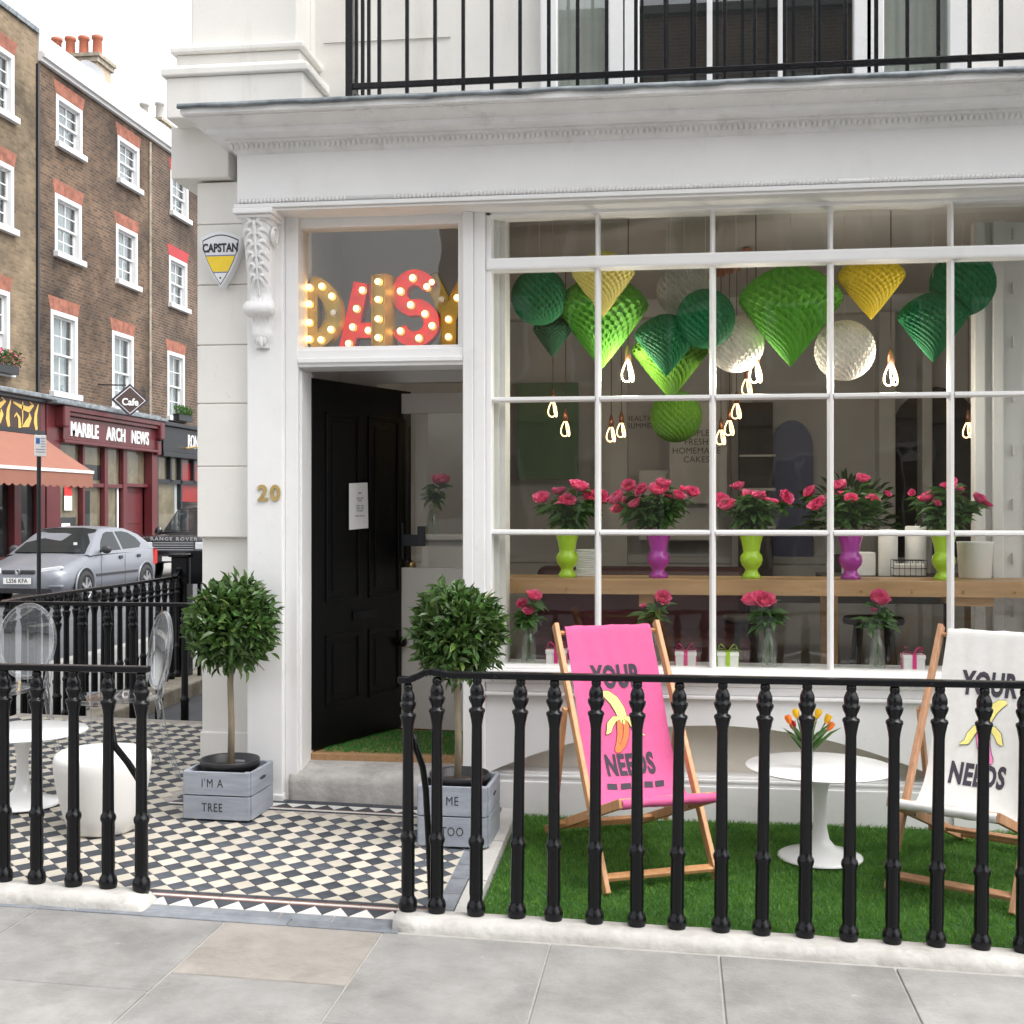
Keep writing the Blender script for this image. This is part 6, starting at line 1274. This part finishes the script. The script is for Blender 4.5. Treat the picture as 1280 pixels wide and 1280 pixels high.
# black off-roader behind it
rv = thing('parked_car', (-11.85, 28.2, -.045), 'black off-road car parked behind the silver hatchback', 'car', 'parked cars')
def B_(w_, top, sill=.42): return [(w_ * .9, sill), (w_, sill + .1), (w_ * 1.0, .75), (w_ * .99, top - .08), (w_ * .95, top - .01), (w_ * .6, top + .02), (0, top + .03)]
car_body(rv, 4.8, [(0, B_(.86, .98, .5)), (.05, B_(.92, 1.06, .45)), (.3, B_(.95, 1.10)), (1.3, B_(.955, 1.15)), (4.6, B_(.955, 1.17)), (4.8, B_(.93, 1.1))], 'black_paint')
c = MB(); loft(c, [(1.30, [(.86, 1.14), (.84, 1.18), (.5, 1.19), (0, 1.19)]), (1.95, [(.87, 1.14), (.73, 1.72), (.6, 1.77), (0, 1.80)]), (2.3, [(.87, 1.14), (.73, 1.76), (.6, 1.82), (0, 1.84)]), (4.4, [(.87, 1.14), (.73, 1.75), (.6, 1.81), (0, 1.83)]), (4.75, [(.86, 1.14), (.72, 1.6), (.6, 1.66), (0, 1.68)])]); c.build('cabin', 'black_paint', rv, False, smooth=False)
c = MB(); c.add([(-.78, 1.36, 1.215), (.78, 1.36, 1.215), (.68, 1.88, 1.72), (-.68, 1.88, 1.72)], [(0, 1, 2, 3)]); o = c.build('windscreen', 'house_pane', rv, False); o.matrix_basis = T(0, -.03, .03)
c = MB(); c.add([(-.76, 1.36, 1.215), (.76, 1.36, 1.215), (.66, 1.88, 1.70), (-.66, 1.88, 1.70)], [(0, 1, 2, 3)]); o = c.build('dashboard_glass', 'car_glass', rv, False); o.matrix_basis = T(0, -.012, .012)
for s in (-1, 1):
    for y0_, y1_ in ((2.0, 2.9), (3.0, 4.1)): c = MB(); c.ext([(y0_, 1.22), (y1_, 1.22), (y1_, 1.66), (y0_ + (.15 if y0_ < 2.5 else 0), 1.66)], lambda y_, z, d: (s * (.87 - (z - 1.14) * .235 + d), y_, z), -.01, .012); c.build('side_window', 'car_glass', rv, False)
    c = MB(); c.ball((s * 1.03, 1.5, 1.2), .14, 10, 8, (.8, .5, .85)); c.bar((s * .86, 1.52, 1.16), (s * 1.0, 1.5, 1.17), .05, .05); c.build('door_mirror', 'black_paint', rv, False, smooth=True)
    c = MB(); c.box(s * .70 - .17, s * .70 + .17, -.02, .06, .80, .97); c.build('headlight', 'headlamp', rv, False, bevel=.02); c = MB(); c.box(s * .73 - .13, s * .73 + .13, -.015, .05, .60, .68); c.build('fog_light', 'headlamp', rv, False, bevel=.01)
    for y_ in (.95, 3.75):
        c = MB(); c.lathe([(.44, -.02), (.44, .006), (0, .006)], n=24, cap=False); o = c.build('wheel_arch', 'rubber', rv, False); o.matrix_basis = T(s * .952, y_, .39) @ Matrix.Rotation(R(90) * s, 4, 'Y'); wheel(rv, s * .90, y_, .38, s, 5)
for q in range(4): c = MB(); c.box(-.5, .5, -.03, .03, .78 + q * .055, .80 + q * .055); c.build('grille_bar', 'alloy', rv, False)
c = MB(); c.box(-.52, .52, -.012, .03, .75, .99); c.build('grille', 'trim', rv, False); c = MB(); c.box(-.85, .85, -.06, .1, .48, .62); c.build('bumper', 'black_paint', rv, False, bevel=.03)
text('rover', 'bonnet_lettering', 'alloy', rv, T(0, -.008, 1.045) @ FACE_Y); c = MB(); c.box(-.26, .26, -.075, -.06, .52, .63); c.build('number_plate', 'plate_white', rv, False)
# cycle stand at the left edge of the far pavement
t = thing('cycle_stand', (-13.3, 21.6, .07), 'grey metal hoop stand on the far pavement left of the silver car', 'cycle stand'); c = MB(); c.tube([(0, -.4, 0), (0, -.4, .75), (0, -.3, .85), (0, .3, .85), (0, .4, .75), (0, .4, 0)], .03, 8); c.tube([(0, -.4, .5), (0, .4, .5)], .025, 8); c.build('hoop', 'alloy', t, False, smooth=True)

# ================================================================ TERRACE BEHIND THE CAMERA (seen only as reflections in the glass)
bt = thing('opposite_terrace', (0, -16, -.045), 'brown brick terrace across the road reflected in the shop window', 'building')
c = MB(); c.box(-5.5, 16, -17, -16, -.045, 13.2); c.build('wall', 'brick_back', bt)
c = MB(); c.box(-5.6, 16.1, -17.1, -15.93, -.04, 3.6); c.build('ground_storey', 'back_stone', bt); c = MB(); c.box(-5.7, 16.2, -17.1, -15.85, 3.61, 3.85); c.box(-5.7, 16.2, -17.1, -15.85, 13.21, 13.4); c.build('string_course', 'back_stone', bt)
for i in range(9):
    x = -4.2 + i * 2.3
    for z0, z1 in ((.7, 2.9), (4.5, 6.3), (7.3, 8.9), (10.0, 11.6)):
        c = MB(); c.box(x - .62, x + .62, -15.99, -15.90, z0 - .1, z1 + .1); o = c.build('window', 'back_frame_paint', bt); c = MB(); c.box(x - .5, x - .02, -15.895, -15.89, z0, z1); c.box(x + .02, x + .5, -15.895, -15.89, z0, z1); c.build('pane', 'car_glass', o)
